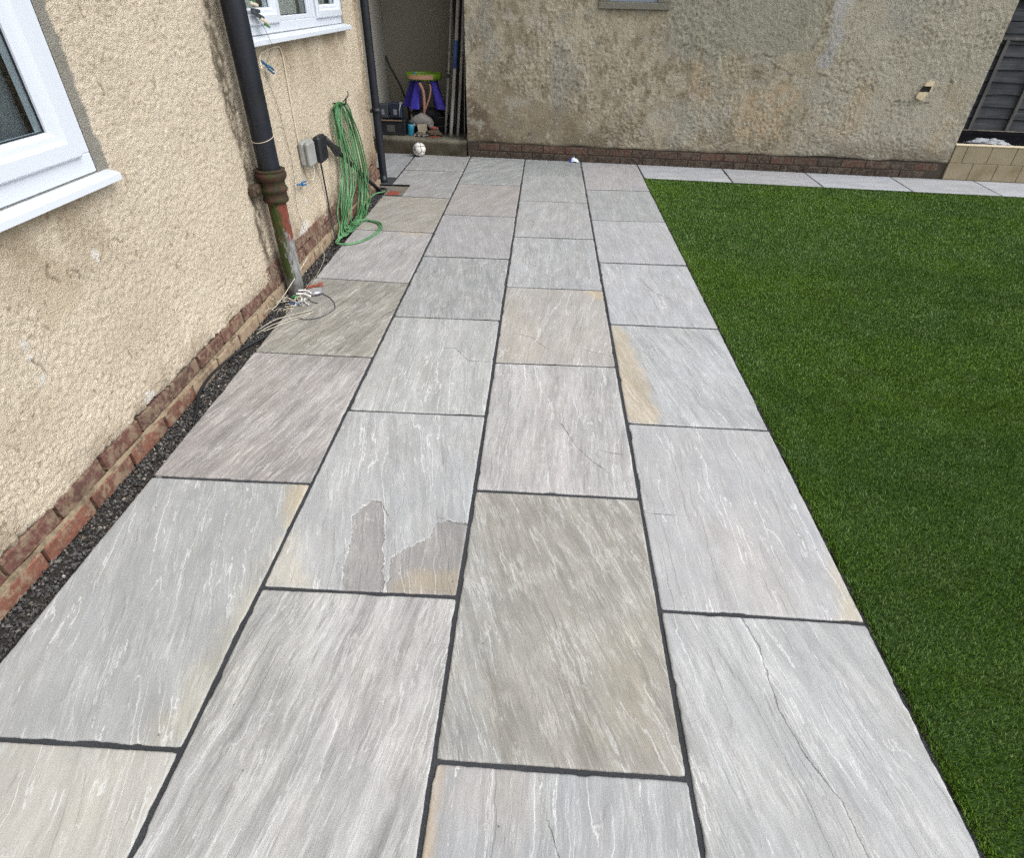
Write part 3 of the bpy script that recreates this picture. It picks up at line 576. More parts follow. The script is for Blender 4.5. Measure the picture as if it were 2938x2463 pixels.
# ------------------------------------------------------------------ house
WX = -0.150
house = empty('house', (WX, 2.5, 0), label='cream roughcast house with two white windows beside the paved path', cat='house')
def H(p): return (p[0] - WX, p[1] - 2.5, p[2])             # into the house's own frame
def hmesh(V): V = np.array(V, float); V[:, 0] -= WX; V[:, 1] -= 2.5; return V
W1 = (0.55, 2.108, 0.950, 2.05)                            # y0, y1, z0, z1 of the window openings
W2 = (3.50, 5.305, 1.268, 2.25)
def house_wall():
    y = [-1.3];
    while y[-1] < 5.80: y.append(y[-1] + (0.05 if y[-1] < .5 else 0.0052 + max(0, y[-1] - 1) * 0.0018))
    y[-1] = 5.80; y = np.array(y); 
    # snap window jambs to grid columns
    for q in (W1[0], W1[1], W2[0], W2[1]): y[np.argmin(np.abs(y - q))] = q
    z0 = 0.0; zz = np.concatenate([np.arange(0, 1.5, .0062), np.arange(1.52, 4.8, .12), [4.8]])
    for q in (W1[2], W2[2]): zz[np.argmin(np.abs(zz - q))] = q
    for q in (W1[3], W2[3]): zz[np.argmin(np.abs(zz - q))] = q
    Yg, Tg = np.meshgrid(y, zz, indexing='ij')
    zb = 0.108 + (fbm(Yg * 7, Yg * 0, 4, 71) - .5) * .060 + (vn(Yg * 55, Yg * 0, 72) - .5) * .012 + .075 * ss(3.4, 3.6, Yg) * ss(.3, .6, fbm(Yg * 3, Yg * 0, 2, 170))
    Zg = np.where(Tg < .3, zb + (Tg / .3) * (.3 - zb), Tg)
    big = fbm(Yg * 2.5, Zg * 2.5, 3, 73); n1 = fbm(Yg * 62, Zg * 62, 3, 74, .55); n2 = vn(Yg * 130, Zg * 130, 77)
    # trowelled / worn areas are smoother
    wy = Yg + (fbm(Yg * 14, Zg * 14, 3, 90) - .5) * .10; wz = Zg + (fbm(Yg * 14, Zg * 14, 3, 91) - .5) * .08
    smooth = 1 - ss(.0, .05, polysd(wy, wz, [(1.62, .62), (1.78, .63), (1.76, .73), (1.70, .75), (1.64, .72)]))
    smooth = np.maximum(smooth, .7 * (1 - ss(.0, .10, polysd(wy, wz, [(1.2, .80), (1.6, .87), (1.70, .88), (1.55, .76), (1.2, .72)]))))
    smooth = np.maximum(smooth, .5 * ss(.6, .8, fbm(Yg * 5, Zg * 5, 3, 92)))
    far = ss(3.3, 3.8, Yg); smooth = np.maximum(smooth, .45 * far)
    n1 = fbm(Yg * 96, Zg * 96, 2, 74, .6); rough = (np.abs(n1 - .5) * 2) ** .8 * np.sign(n1 - .5) * .0046 + (n2 - .5) * .0040
    X = WX + rough * (1 - .75 * smooth) + (big - .5) * .006 - .001 * smooth
    # broken lower edge of the render
    lipd = Zg - zb; X = X + .013 * (1 - ss(0, .20, lipd)) - .003 * (1 - ss(0, .012, lipd))
    # mortar fillets round the windows
    def fil(w, r, s):
        yc, zc = (w[0] + w[1]) / 2, (w[2] + w[3]) / 2; d = np.maximum(np.abs(Yg - yc) - (w[1] - w[0]) / 2, np.abs(Zg - zc) - (w[3] - w[2]) / 2)
        d = d + (fbm(Yg * 30, Zg * 30, 3, s) - .5) * .035; return (1 - ss(r - .002, r + .002, d)) * (Zg > w[2] - .015)
    f1 = fil(W1, .056, 80); f2 = fil(W2, .050, 81); f = np.maximum(f1, f2)
    X = X * (1 - f) + (WX - .004 + (n1 - .5) * .002) * f
    # colour
    cream = lin((221, 208, 187)); cream2 = lin((208, 195, 174)); pale = lin((230, 218, 199))
    C = cream[None, None] * np.ones(Yg.shape + (1,))
    k = ss(.3, .7, fbm(Yg * 3, Zg * 3, 4, 82))[..., None]; C = C * (1 - k * .5) + cream2 * k * .5
    k = ss(.55, .75, fbm(Yg * 6, Zg * 6, 4, 83))[..., None]; C = C * (1 - k * .5) + pale * k * .5
    k = (smooth * .45)[..., None]; C = C * (1 - k) + lin((196, 180, 154)) * k
    # random dark specks painted in for the shade of the roughcast pits
    sp = ss(.80, .92, vn(Yg * 95, Zg * 95, 84)) * ss(.25, .6, fbm(Yg * 4, Zg * 4, 3, 184)) * .65; C = C * (1 - sp[..., None]) + lin((124, 102, 76)) * sp[..., None]
    # darker band painted beside the soil pipe and round its foot
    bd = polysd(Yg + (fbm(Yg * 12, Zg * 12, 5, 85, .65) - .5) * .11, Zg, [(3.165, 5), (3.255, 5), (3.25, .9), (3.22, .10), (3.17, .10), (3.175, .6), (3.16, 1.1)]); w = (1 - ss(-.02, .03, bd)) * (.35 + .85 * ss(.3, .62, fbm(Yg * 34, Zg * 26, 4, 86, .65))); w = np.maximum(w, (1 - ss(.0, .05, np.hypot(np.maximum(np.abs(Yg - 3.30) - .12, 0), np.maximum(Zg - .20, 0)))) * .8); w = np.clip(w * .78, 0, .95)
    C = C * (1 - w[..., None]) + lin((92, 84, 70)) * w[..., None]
    # damp run-off below sills
    for (a_, b_, zt) in ((W1[0], W1[1] + .02, W1[2] - .05), (3.75, 5.35, W2[2] - .05)):
        w = ss(a_ - .02, a_ + .1, Yg) * (1 - ss(b_ - .1, b_ + .03, Yg)) * ss(zt - .34, zt - .01, Zg) * (Zg < zt + .06) * ss(.25, .75, fbm(Yg * 9, Zg * 5, 4, 87)) * .48
        C = C * (1 - w[..., None]) + lin((140, 120, 90)) * w[..., None]
    # soiling low down
    w = (1 - ss(.0, .16, Zg - zb)) * ss(.35, .7, fbm(Yg * 8, Zg * 8, 4, 88)) * (.45 + .45 * far); C = C * (1 - w[..., None]) + lin((120, 102, 80)) * w[..., None]
    w = far * (1 - ss(.12, .55, Zg)) * ss(.42, .66, fbm(Yg * 4, Zg * 3, 4, 98)) * .75; C = C * (1 - w[..., None]) + lin((118, 98, 76)) * w[..., None]
    w = ss(4.9, 5.8, Yg) * ss(.4, .7, fbm(Yg * 7, Zg * 3, 4, 99)) * .5; C = C * (1 - w[..., None]) + lin((142, 124, 98)) * w[..., None]
    lip = (1 - ss(0, .014, lipd)) * ss(.4, .55, vn(Yg * 16, Yg * 0, 89)) ; C = C * (1 - lip[..., None] * .8) + lin((150, 146, 136)) * lip[..., None] * .8
    # grey fillets
    fc = lin((150, 147, 138)) * (.85 + .3 * fbm(Yg * 30, Zg * 30, 3, 93))[..., None]; C = C * (1 - f[..., None]) + fc * f[..., None]
    # white filler spots
    for (py, pz, rr) in ((1.935, .712, .030), (1.500, .585, .022), (1.496, .540, .020), (1.495, .462, .026), (3.80, .205, .075), (3.94, .345, .028), (1.885, .125, .05)):
        d = np.hypot((Yg - py) * (.55 if rr > .06 else 1.2), (Zg - pz) * (1.6 if rr > .06 else 1)) + (fbm(Yg * 60, Zg * 60, 3, 94) - .5) * rr * 1.1
        w = 1 - ss(rr * .6, rr * .85, d); C = C * (1 - w[..., None] * .85) + lin((226, 222, 214)) * w[..., None] * .85
    # short cracks
    for ln_ in ([(1.725, .755), (1.70, .725), (1.735, .70)], [(1.80, .71), (1.83, .69), (1.825, .67)], [(1.50, .53), (1.52, .50), (1.525, .475)], [(2.28, 1.20), (2.29, 1.17)], [(2.62, 1.18), (2.61, 1.15)], [(2.24, .905), (2.245, .88)]):
        d = np.abs(linesd(Yg + (n1 - .5) * .012, Zg + (n2 - .5) * .008, ln_)); w = 1 - ss(.002, .007, d); X = X - .005 * w; C = C * (1 - w[..., None] * .55) + lin((92, 76, 56)) * w[..., None] * .55
    nu, nv = Yg.shape; F = grid_faces(nu, nv)
    V = np.stack([X, Yg, Zg], -1).reshape(-1, 3); fc_ = np.stack([Yg, Zg], -1).reshape(-1, 2)[F].mean(1)
    hole = np.zeros(len(F), bool)
    for w in (W1, W2): hole |= (fc_[:, 0] > w[0]) & (fc_[:, 0] < w[1]) & (fc_[:, 1] > w[2]) & (fc_[:, 1] < w[3])
    F = F[~hole]
    # return of the broken lower edge
    bi = np.arange(nu) * nv; low = V[bi].copy(); low[:, 0] = WX - .03; low[:, 2] += .002; n0 = len(V); V = np.concatenate([V, low]); C = C.reshape(-1, 3); C = np.concatenate([C, C[bi] * .8])
    k = np.arange(nu - 1); F2 = np.stack([bi[k], n0 + k, n0 + k + 1, bi[k + 1]], 1)
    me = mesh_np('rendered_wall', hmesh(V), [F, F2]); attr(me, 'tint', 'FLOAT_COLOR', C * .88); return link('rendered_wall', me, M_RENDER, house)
house_wall()
b = MB(); a0 = H((-3.2, -1.3, -.07)); a1 = H((WX - .02, -1.2, 4.8)); b.box(a0, a1); b.box(H((-3.2, 5.70, -.07)), H((WX - .0005, 5.796, 4.8))); b.box(H((-3.3, -1.3, -.07)), H((-3.2, 5.796, 4.8)))
me = b.mesh('end_wall'); attr(me, 'tint', 'FLOAT_COLOR', np.tile(lin((150, 134, 108)) * .8, (len(me.vertices), 1))); link('end_wall', me, M_RENDER, house)
b = MB(); b.box(H((-3.3, -1.4, 4.802)), H((0.05, 5.95, 4.95)), .01); link('roof', b, simple('grey_roof_tile', (90, 84, 80), .8), house)
b = MB(); b.box(H((-3.19, -1.19, .2)), H((-.40, 5.69, .25))); link('room_floor', b, M_ROOM, house)
b = MB(); b.box(H((-.38, -1.19, -.07)), H((WX - .032, 5.69, .104))); b.box(H((WX - .03, -1.3, -.07)), H((WX - .008, 5.69, .04))); b.box(H((WX - .03, -1.3, .0)), H((WX - .004, 5.785, .10))); link('plinth_core', b, M_BEDMORTAR, house)
# plinth bricks, each its own piece
def brick_mesh(L, D, Hh, seed, c=.004):
    r = random.Random(seed); m = MB(); m.box((0, -L / 2, 0), (D, L / 2, Hh), c); me = m.mesh('brick')
    for v in me.vertices: v.co += Vector((r.uniform(-.0015, .0015), r.uniform(-.002, .002), r.uniform(-.0018, .0018)))
    return me
BM = [brick_mesh(.229, .075, .066, i) for i in range(5)]
BMA = []; 
for m_, mt in ((M_BRICK_A, 0), (M_BRICK_A2, 1), (M_BRICK_B, 2)):
    l_ = []
    for b_ in BM: c_ = b_.copy(); c_.materials.append(m_); l_.append(c_)
    BMA.append(l_)
yy = 1.288 - .243 * 10; i = 0
while yy < 5.75:
    me = BMA[0 if (yy < 1.78 or random.random() < .2) else 1][i % 5]
    link('brick', me, None, house, loc=H((-.120 - .075 + random.uniform(-.002, .002), yy, -.034 + random.uniform(-.001, .001))))
    if i % 2 == 0 or True:
        link('brick', BMA[2][(i + 2) % 5], None, house, loc=H((-.1330 - .075 + random.uniform(-.002, .002), yy + .12 + random.uniform(-.004, .004), .043)))
        if yy > 3.1: link('brick', BMA[2][i % 5], None, house, loc=H((-.1370 - .075 + random.uniform(-.002, .002), yy + random.uniform(-.004, .004), .118)))
    yy += .243; i += 1
# sloping mortar on top of the projecting course
ys = np.arange(-1.3, 5.75, .02); V = []
for y_ in ys: 
    j = (float(fbm(np.array([y_ * 14.]), np.array([0.]), 4, 300)[0]) - .5) * .012; V += [(-.1230 + j, y_, .0305 + j * .5), (-.1265 + j, y_, .037 + j), (-.1345, y_, .0430 + j)]
me = mesh_np('mortar_ledge', hmesh(V), grid_faces(len(ys), 3)); link('mortar_ledge', me, simple('dirty_mortar_fillet', (138, 124, 102), .95, .3, 50, .003, 140, dirt=(84, 72, 58), dscale=14, damt=.9), house)

# ---- windows
def frame_rect(m, x0, x1, y0, y1, z0, z1, w, c=.004, wb=None):
    wb = wb or w
    m.box((x0, y0, z0), (x1, y1, z0 + wb), c); m.box((x0, y0, z1 - w), (x1, y1, z1), c)
    m.box((x0, y0, z0 + wb + .0005), (x1, y0 + w, z1 - w - .0005), c); m.box((x0, y1 - w, z0 + wb + .0005), (x1, y1, z1 - w - .0005), c)
def sash_rect(m, xb, xf, y0, y1, z0, z1, w, bev=.016):
    """mitred casement with a raised flat and a bevelled glazing bead"""
    rings = [(0, xf - .022), (0, xf - .006), (.006, xf), (w * .55, xf), (w * .68, xf - .010), (w * .86, xf - .012), (w, xf - .026), (w, xb)]
    vs = []; fs = []
    for d, x in rings: vs += [(x, y0 + d, z0 + d), (x, y1 - d, z0 + d), (x, y1 - d, z1 - d), (x, y0 + d, z1 - d)]
    for i in range(len(rings) - 1):
        for k in range(4): fs.append((i * 4 + k, i * 4 + (k + 1) % 4, (i + 1) * 4 + (k + 1) % 4, (i + 1) * 4 + k))
    m.add(vs, fs)
def sill(m, y0, y1, zt, proj, xb):
    prof = [(xb, zt), (WX + proj - .008, zt - .012), (WX + proj, zt - .018), (WX + proj + .001, zt - .038), (WX + proj - .004, zt - .041), (WX + proj - .012, zt - .041), (WX + proj - .014, zt - .034), (xb, zt - .034)]
    # groove line along the nosing, as on a plastic cill
    vs = [(x, y0, z) for x, z in prof] + [(x, y1, z) for x, z in prof]; n = len(prof)
    m.add(vs, [(k, (k + 1) % n, n + (k + 1) % n, n + k) for k in range(n)] + [tuple(range(n))[::-1], tuple(range(n, 2 * n))])
def inframe(m): m.v = [H(v) for v in m.v]; return m
XF = WX - .004                                             # face of the outer frames
def pane(name, y0, y1, z0, z1, x, win):
    b = MB(); b.box((x - .004, y0, z0), (x, y1, z1)); link(name, inframe(b), M_GLASS, win)
def gasket(y0, y1, z0, z1, x, win, w=.006):
    b = MB(); frame_rect(b, x, x + .005, y0, y1, z0, z1, w, 0); link('gasket', inframe(b), M_GASKET, win)
b = MB(); frame_rect(b, XF - .07, XF, W1[0], W1[1], W1[2], W1[3], .058, .003, .062)
win1 = link('window', inframe(b), M_UPVC, house, label='nearer white plastic window with a deep frame')
b = MB(); sash_rect(b, XF - .05, XF + .016, W1[0] + .056, 2.052, 1.010, W1[3] - .056, .088); link('sash', inframe(b), M_UPVC, win1)
gasket(W1[0] + .14, 1.966, 1.096, W1[3] - .142, XF - .022, win1); pane('pane', W1[0] + .13, 1.97, 1.09, W1[3] - .13, XF - .018, win1)
b = MB(); sill(b, W1[0] - .04, 2.158, .951, .042, XF - .03); link('sill', inframe(b), M_UPVC, win1)
# blind and inner reveal behind the glass
b = MB(); V = []
for i, y_ in enumerate(np.linspace(.5, 1.985, 120)): x_ = -.245 + .006 * math.sin(i * .55) + .004 * math.sin(i * .21); V += [(x_, y_, .98), (x_, y_, 2.1)]
link('curtain', mesh_np('curtain', hmesh(V), grid_faces(120, 2)), M_BLIND, win1)
b = MB(); b.box((-.40, 2.03, .90), (-.225, 2.07, 2.2)); b.box((-.40, .5, .90), (-.225, 2.0, .985)); link('reveal', inframe(b), M_ROOM, win1)
# window 2: left casement, fixed centre light, right casement
b = MB(); y0, y1, z0, z1 = W2
b.box((XF - .07, y0, z0), (XF, y1, z0 + .052), .003); b.box((XF - .07, y0, z1 - .058), (XF, y1, z1), .003)
for (a_, c_) in ((y0, y0 + .05), (4.035, 4.095), (4.625, 4.715), (y1 - .036, y1)): b.box((XF - .07, a_, z0 + .0525), (XF, c_, z1 - .0585), .003)
win2 = link('window', inframe(b), M_UPVC, house, label='farther white plastic window with three lights')
for (a_, c_) in ((3.545, 4.052), (4.728, 5.288)):
    b = MB(); sash_rect(b, XF - .05, XF + .016, a_, c_, 1.314, z1 - .05, .074); link('sash', inframe(b), M_UPVC, win2)
    gasket(a_ + .068, c_ - .068, 1.382, z1 - .118, XF - .022, win2); pane('pane', a_ + .06, c_ - .06, 1.375, z1 - .11, XF - .018, win2)
b = MB(); frame_rect(b, XF - .03, XF - .008, 4.0955, 4.6245, 1.3205, z1 - .0585, .024, .003); link('glazing_bead', inframe(b), M_UPVC, win2)
gasket(4.118, 4.602, 1.343, z1 - .08, XF - .026, win2); pane('pane', 4.11, 4.61, 1.335, z1 - .07, XF - .022, win2)
b = MB(); sill(b, y0 - .04, 5.350, z0 + .001, .055, XF - .03); link('sill', inframe(b), M_UPVC, win2)
V = []
for i, y_ in enumerate(np.linspace(3.4, 5.4, 240)): x_ = -.255 + .014 * math.sin(i * .62) + .010 * math.sin(i * .23 + 1); V += [(x_, y_, 1.2), (x_, y_, 2.4)]
link('curtain', mesh_np('curtain', hmesh(V), grid_faces(240, 2)), M_CURTAIN, win2)
b = MB(); b.box((-.50, 3.3, 1.10), (-.225, 5.5, 1.300)); link('inner_sill', inframe(b), M_ROOM, win2)

# ------------------------------------------------------------------ soil pipe: black plastic above, old cast iron below
PX, PY = -.062, 3.292
pipe = empty('drainpipe', (PX, PY, -.04), label='thick black drainpipe on a rusty mossy iron foot between the two windows', cat='drainpipe')
def ptube(name, r, z0, z1, mat, n=40, m=90, colf=None, parent=pipe, lean=0.0):
    V = []; C = []
    zs = np.linspace(z0, z1, m); th = np.linspace(0, 2 * np.pi, n, endpoint=False); Z, T = np.meshgrid(zs, th, indexing='ij')
    rr = np.full(Z.shape, r) if not callable(r) else r(Z, T)
    V = np.stack([rr * np.cos(T), rr * np.sin(T), Z + .04], -1).reshape(-1, 3); F = []
    i, k = np.meshgrid(np.arange(m - 1), np.arange(n), indexing='ij'); F = np.stack([i * n + k, i * n + (k + 1) % n, (i + 1) * n + (k + 1) % n, (i + 1) * n + k], -1).reshape(-1, 4)
    me = mesh_np(name, V, F)
    if colf is not None: attr(me, 'tint', 'FLOAT_COLOR', colf(Z, T).reshape(-1, 3))
    return link(name, me, mat, parent)
ptube('upper_pipe', .0555, .66, 4.7, M_BLKPLASTIC)
def iron_r(Z, T): return .049 + (fbm(Z * 30, T * 6, 3, 101) - .5) * .003 + .002 * ss(.06, .0, Z)
def iron_c(Z, T):
    red = lin((124, 66, 54)); moss = lin((66, 80, 36)); grey = lin((146, 148, 148)); dark = lin((58, 50, 40))
    a = np.mod(T + .25 + (fbm(Z * 14, T * 3, 4, 102) - .5) * 1.6, 2 * np.pi); n = fbm(Z * 22, T * 5, 4, 103)
    C = red * (.75 + .5 * n[..., None])
    # flaked to bare grey towards the foot, moss on the shaded side
    g = (1 - ss(.30, .335, Z + (fbm(Z * 14, T * 3.5, 5, 104, .6) - .5) * .55 + np.where(np.abs(np.mod(T + 1.15, 2 * np.pi) - 0) < .0, 0, 0))) ; C = C * (1 - g[..., None]) + grey * (.7 + .6 * n[..., None]) * g[..., None]
    ang = np.abs(np.angle(np.exp(1j * (T - (-1.75))))); mm = (1 - ss(.50, .66, ang + (fbm(Z * 22, T * 5, 5, 105, .65) - .5) * 1.8)) * ss(.03, .10, Z); C = C * (1 - mm[..., None]) + moss * (.6 + .8 * n[..., None]) * mm[..., None]
    d = ss(.5, .7, fbm(Z * 26, T * 7, 4, 106)) * .5 + (1 - ss(.0, .10, Z)) * .5; d = np.clip(d, 0, .85); C = C * (1 - d[..., None]) + dark * d[..., None]
    return C * .85
ptube('iron_pipe', iron_r, -.04, .66, M_IRON, 48, 160, iron_c)
# socket collar with beads and a lug
prof = [(.050, .515), (.064, .520), (.0685, .530), (.0685, .540), (.064, .547), (.0645, .572), (.071, .577), (.0745, .588), (.071, .599), (.0655, .603), (.066, .630), (.072, .635), (.080, .646), (.0825, .660), (.0825, .668), (.078, .676), (.074, .678), (.080, .684), (.080, .690), (.068, .694), (.0555, .686)]
n = 56; V = []; C = []
for i, (r, z) in enumerate(prof):
    for k in range(n):
        a = 2 * math.pi * k / n; q = fbm(np.array([z * 40.]), np.array([a * 3.]), 3, 110)[0]; V.append(((r + (q - .5) * .003) * math.cos(a), (r + (q - .5) * .003) * math.sin(a), z + .04 + (q - .5) * .003))
        rust = lin((80, 54, 46)); mossd = lin((48, 50, 30)); w = min(1, .62 + .55 * math.sin(a + 2.6 + q * 5) - .25 * (z > .655)); q = float(fbm(np.array([z * 90.]), np.array([a * 8.]), 4, 111, .65)[0]); q2 = float(fbm(np.array([z * 34.]), np.array([a * 2.6]), 4, 112, .65)[0]); w = max(0., min(1., (q2 - .36) / .16)) * .85; C.append(rust * (.55 + .8 * q) * (1 - w) + (mossd if math.sin(a * 3 + z * 60) > -.2 else lin((58, 66, 32))) * (.5 + .9 * q) * w)
F = [(i * n + k, i * n + (k + 1) % n, (i + 1) * n + (k + 1) % n, (i + 1) * n + k) for i in range(len(prof) - 1) for k in range(n)]
me = mesh_np('collar', np.array(V), np.array(F)); attr(me, 'tint', 'FLOAT_COLOR', np.array(C) * .8); link('collar', me, M_IRON, pipe)
for (nm_, bb_) in (('bracket_ear', lambda b: b.box((-.088, -.135, .610), (-.045, -.030, .668), .010)), ('bracket_ear', lambda b: b.box((-.088, .030, .610), (-.045, .125, .668), .010)), ('bolt', lambda b: b.tube([(-.034, -.112, .639), (-.046, -.112, .639)], .016, 6))):
    b = MB(); bb_(b); me = b.mesh(nm_); attr(me, 'tint', 'FLOAT_COLOR', np.tile(lin((74, 62, 50)), (len(me.vertices), 1))); link(nm_, me, M_IRON, pipe)
b = MB(); b.tube([(.058 * math.cos(t_), .058 * math.sin(t_), .04 + .845 - .018 * math.cos(t_ + 1.9)) for t_ in np.linspace(0, 2 * math.pi, 40, endpoint=False)], .0016, 6, closed=True)
b.tube([(.045, .040, .872), (.050, .09, .855), (.046, .15, .872), (.02, .20, .895)], .0014, 5, res=5); link('string', b, M_CABLE_W, pipe)

# downpipe at the house corner
dp = empty('downpipe', (-.105, 5.845, 0), label='slim black downpipe standing at the far corner of the house', cat='drainpipe')
b = MB(); b.tube([(0, 0, 4.7), (0, 0, .03)], .035, 24, cap=False); b.tube([(0, 0, 1.50), (0, 0, 1.44)], .041, 24); b.tube([(0, 0, .05), (0.004, -.02, -.03)], .036, 20); link('pipe', b, M_BLKPLASTIC, dp)
b = MB(); b.tube([(0, 0, .62), (0, 0, .585)], .039, 24); b.box((-.044, -.06, .59), (-.028, .06, .615), .003); link('clip', b, M_BLACK, dp)

# ------------------------------------------------------------------ socket, plug box, cables
sk = empty('outdoor_socket', (WX + .001, 4.05, .62), label='grey weatherproof outdoor socket box on the cream wall', cat='socket')
b = MB(); b.box((0, -.095, -.072), (.040, .075, .072), .012); link('back_box', b, M_GREYBOX, sk)
b = MB(); b.box((.0405, -.098, -.076), (.078, .020, .074), .014); link('cover', b, M_GREYBOX, sk)
b = MB(); b.box((.0405, .0215, -.060), (.052, .060, .060), .004); link('switch_plate', b, M_GREYBOX, sk)
pb = empty('power_adapter', (WX + .0415, 4.19, .625), label='black power adapter box plugged in beside the grey socket', cat='adapter')
b = MB(); b.box((0, -.066, -.092), (.052, .075, .070), .014); link('body', b, M_BLACK, pb)
b = MB(); [b.box((.0523, -.05 + k * .028, -.07), (.056, -.036 + k * .028, .05), .001) for k in range(4)]; link('rib', b, M_BLACK, pb)
b = MB(); b.tube([(-.085, 4.16, .548), (-.105, 4.21, .515), (-.125, 4.272, .405), (-.13, 4.294, .262), (-.122, 4.275, .14), (-.105, 4.235, .07), (-.07, 4.17, .0), (-.05, 4.11, -.015)], .0055, 10, res=8)
b.tube([(-.085, 4.16, .552), (-.095, 4.18, .53)], .010, 10)
link('black_cable', b, M_BLACK, label='black cable hanging from the adapter down to the gravel', cat='cable')
b = MB(); b.tube([(-.10, 3.55, 1.13), (-.142, 3.66, 1.181), (-.143, 3.75, 1.197), (-.143, 3.851, 1.204), (-.143, 3.935, 1.204), (-.143, 3.972, 1.185), (-.143, 3.984, 1.119), (-.143, 3.976, .837), (-.143, 3.982, .632), (-.141, 3.995, .54), (-.137, 4.024, .470), (-.128, 4.06, .445), (-.120, 4.09, .47), (-.118, 4.10, .53), (-.118, 4.098, .56)], .0040, 8, res=8)
link('white_cable', b, M_CABLE_W, label='cream cable looping under the far sill down to the grey socket', cat='cable')
b = MB(); b.tube([(-.105, 3.66, 1.345), (-.085, 3.70, 1.25), (-.09, 3.70, 1.21), (-.14, 3.694, 1.115), (-.141, 3.699, 1.052), (-.140, 3.754, .939), (-.139, 3.786, .738), (-.139, 3.80, .587), (-.139, 3.765, .455), (-.139, 3.739, .35), (-.139, 3.772, .252), (-.138, 3.816, .107), (-.10, 3.83, -.01)], .0012, 5, res=6)
link('thin_wire', b, M_WIRE, label='thin dark wire trailing down the wall right of the drainpipe', cat='wire')
b = MB(); b.tube([(-.135, 3.905, .11), (-.10, 3.93, .03), (-.06, 3.84, -.012), (-.025, 3.60, -.018), (-.012, 3.49, -.010), (-.004, 3.36, .004), (.003, 3.269, .004)], .0014, 5, res=6)
link('pale_wire', b, M_WIRE_L, label='pale thin wire lying across the gravel behind the drainpipe', cat='wire')
# pegs clipped to the wire
def peg(loc, mat, yaw, pitch, **k):
    b = MB(); Rm = Matrix.Rotation(yaw, 3, 'X') @ Matrix.Rotation(pitch, 3, 'Z')
    for s in (-1, 1):
        prof = [(0, 0), (.012, .0015), (.035, .003), (.055, .005), (.075, .008)]
        b.box((-.005, .0, s * .0035 - .002), (.005, .045, s * .0035 + .002), .0015, rot=Rm); b.box((-.006, .0455, s * .0065 - .003), (.006, .080, s * .0065 + .003), .002, rot=Rm)
    b.tube([tuple(Rm @ Vector((-.008, .034, 0))), tuple(Rm @ Vector((.008, .034, 0)))], .004, 8)
    return link('clothes_peg', b, mat, loc=loc, **k)
for (y_, z_, yaw_, lb) in ((3.60, 1.140, -.42, 'blue clothes peg sticking out beside the black pipe under the far sill'), (3.76, .478, -.16, 'blue clothes peg on the wall level with the rusty pipe collar')):
    rx = Matrix.Rotation(yaw_, 4, 'X'); b = MB()
    for s in (-1, 1):
        b.box((-.005, -.05, s * .0035 - .002), (.005, .035, s * .0035 + .0022), .0015); b.box((-.007, .0355, s * .009 - .0045), (.007, .105, s * .009 + .0045), .003)
    b.tube([(-.009, .03, 0), (.009, .03, 0)], .005, 8)
    b.v = [tuple(rx @ Vector(v)) for v in b.v]; link('clothes_peg', b, M_BLUE, label=lb, cat='clothes peg', group='blue pegs on the wall wires', loc=(-.118, y_ + .05, z_))
b = MB()
for s in (-1, 1):
    b.box((-.006, -.045, s * .004 - .002), (.006, .03, s * .004 + .0022), .0015); b.box((-.008, .0305, s * .008 - .004), (.008, .058, s * .008 + .004), .002)
rz = Matrix.Rotation(-.9, 4, 'Z'); b.v = [tuple(rz @ Vector(v)) for v in b.v]
link('clothes_peg', b, M_RED, label='red brown peg lying on the paving beside the pipe foot', cat='clothes peg', loc=(.045, 3.315, .013))
# bundle of odds and ends hung on the wire in front of the far window
cl = empty('clip_bundle', (-.115, 3.67, 1.365), label='bundle of dark and cream clips hanging before the far window', cat='clips')
b = MB(); b.box((-.012, -.055, -.012), (.012, .065, .004), .004, rot=Matrix.Rotation(-.25, 3, 'X')); b.box((-.012, -.05, .006), (.010, .03, .022), .004, rot=Matrix.Rotation(-.1, 3, 'X')); link('dark_clip', b, M_CABLE_D, cl)
b = MB(); b.box((-.006, -.06, .030), (.008, .02, .046), .004, rot=Matrix.Rotation(-.15, 3, 'X')); link('cream_clip', b, M_CABLE_W, cl); b = MB(); b.box((.006, .02, -.026), (.018, .105, -.010), .004, rot=Matrix.Rotation(-.28, 3, 'X')); link('cream_clip', b, M_CABLE_W, cl)
b = MB(); b.box((.004, .06, -.034), (.016, .12, -.026), .002, rot=Matrix.Rotation(-.28, 3, 'X')); link('green_clip', b, M_GREENP, cl); b = MB(); b.box((-.004, -.055, .047), (.006, -.01, .054), .002, rot=Matrix.Rotation(-.15, 3, 'X')); link('green_clip', b, M_GREENP, cl)

# black waste pipe running behind the hose to the gully
wp = empty('waste_pipe', (-.10, 5.0, .3), label='black waste pipe sloping behind the green hose to the gully', cat='drainpipe')
b = MB(); q = [(-.12, 4.385, .640), (-.105, 4.44, .595), (-.100, 4.70, .455), (-.085, 5.22, .165), (-.070, 5.56, -.02)]
b.tube([(x + .10, y - 5.0, z - .3) for x, y, z in q], .0165, 16, res=4); link('pipe', b, M_BLACK, wp)
b = MB(); b.tube([(-.015, -.60, .335), (-.004, -.52, .275), (0, -.40, .225)], .0215, 16); b.tube([(-.005, -.52, .265), (.01, -.50, .215), (.01, -.45, .20)], .012, 10, res=3); link('joint', b, M_BLACK, wp)

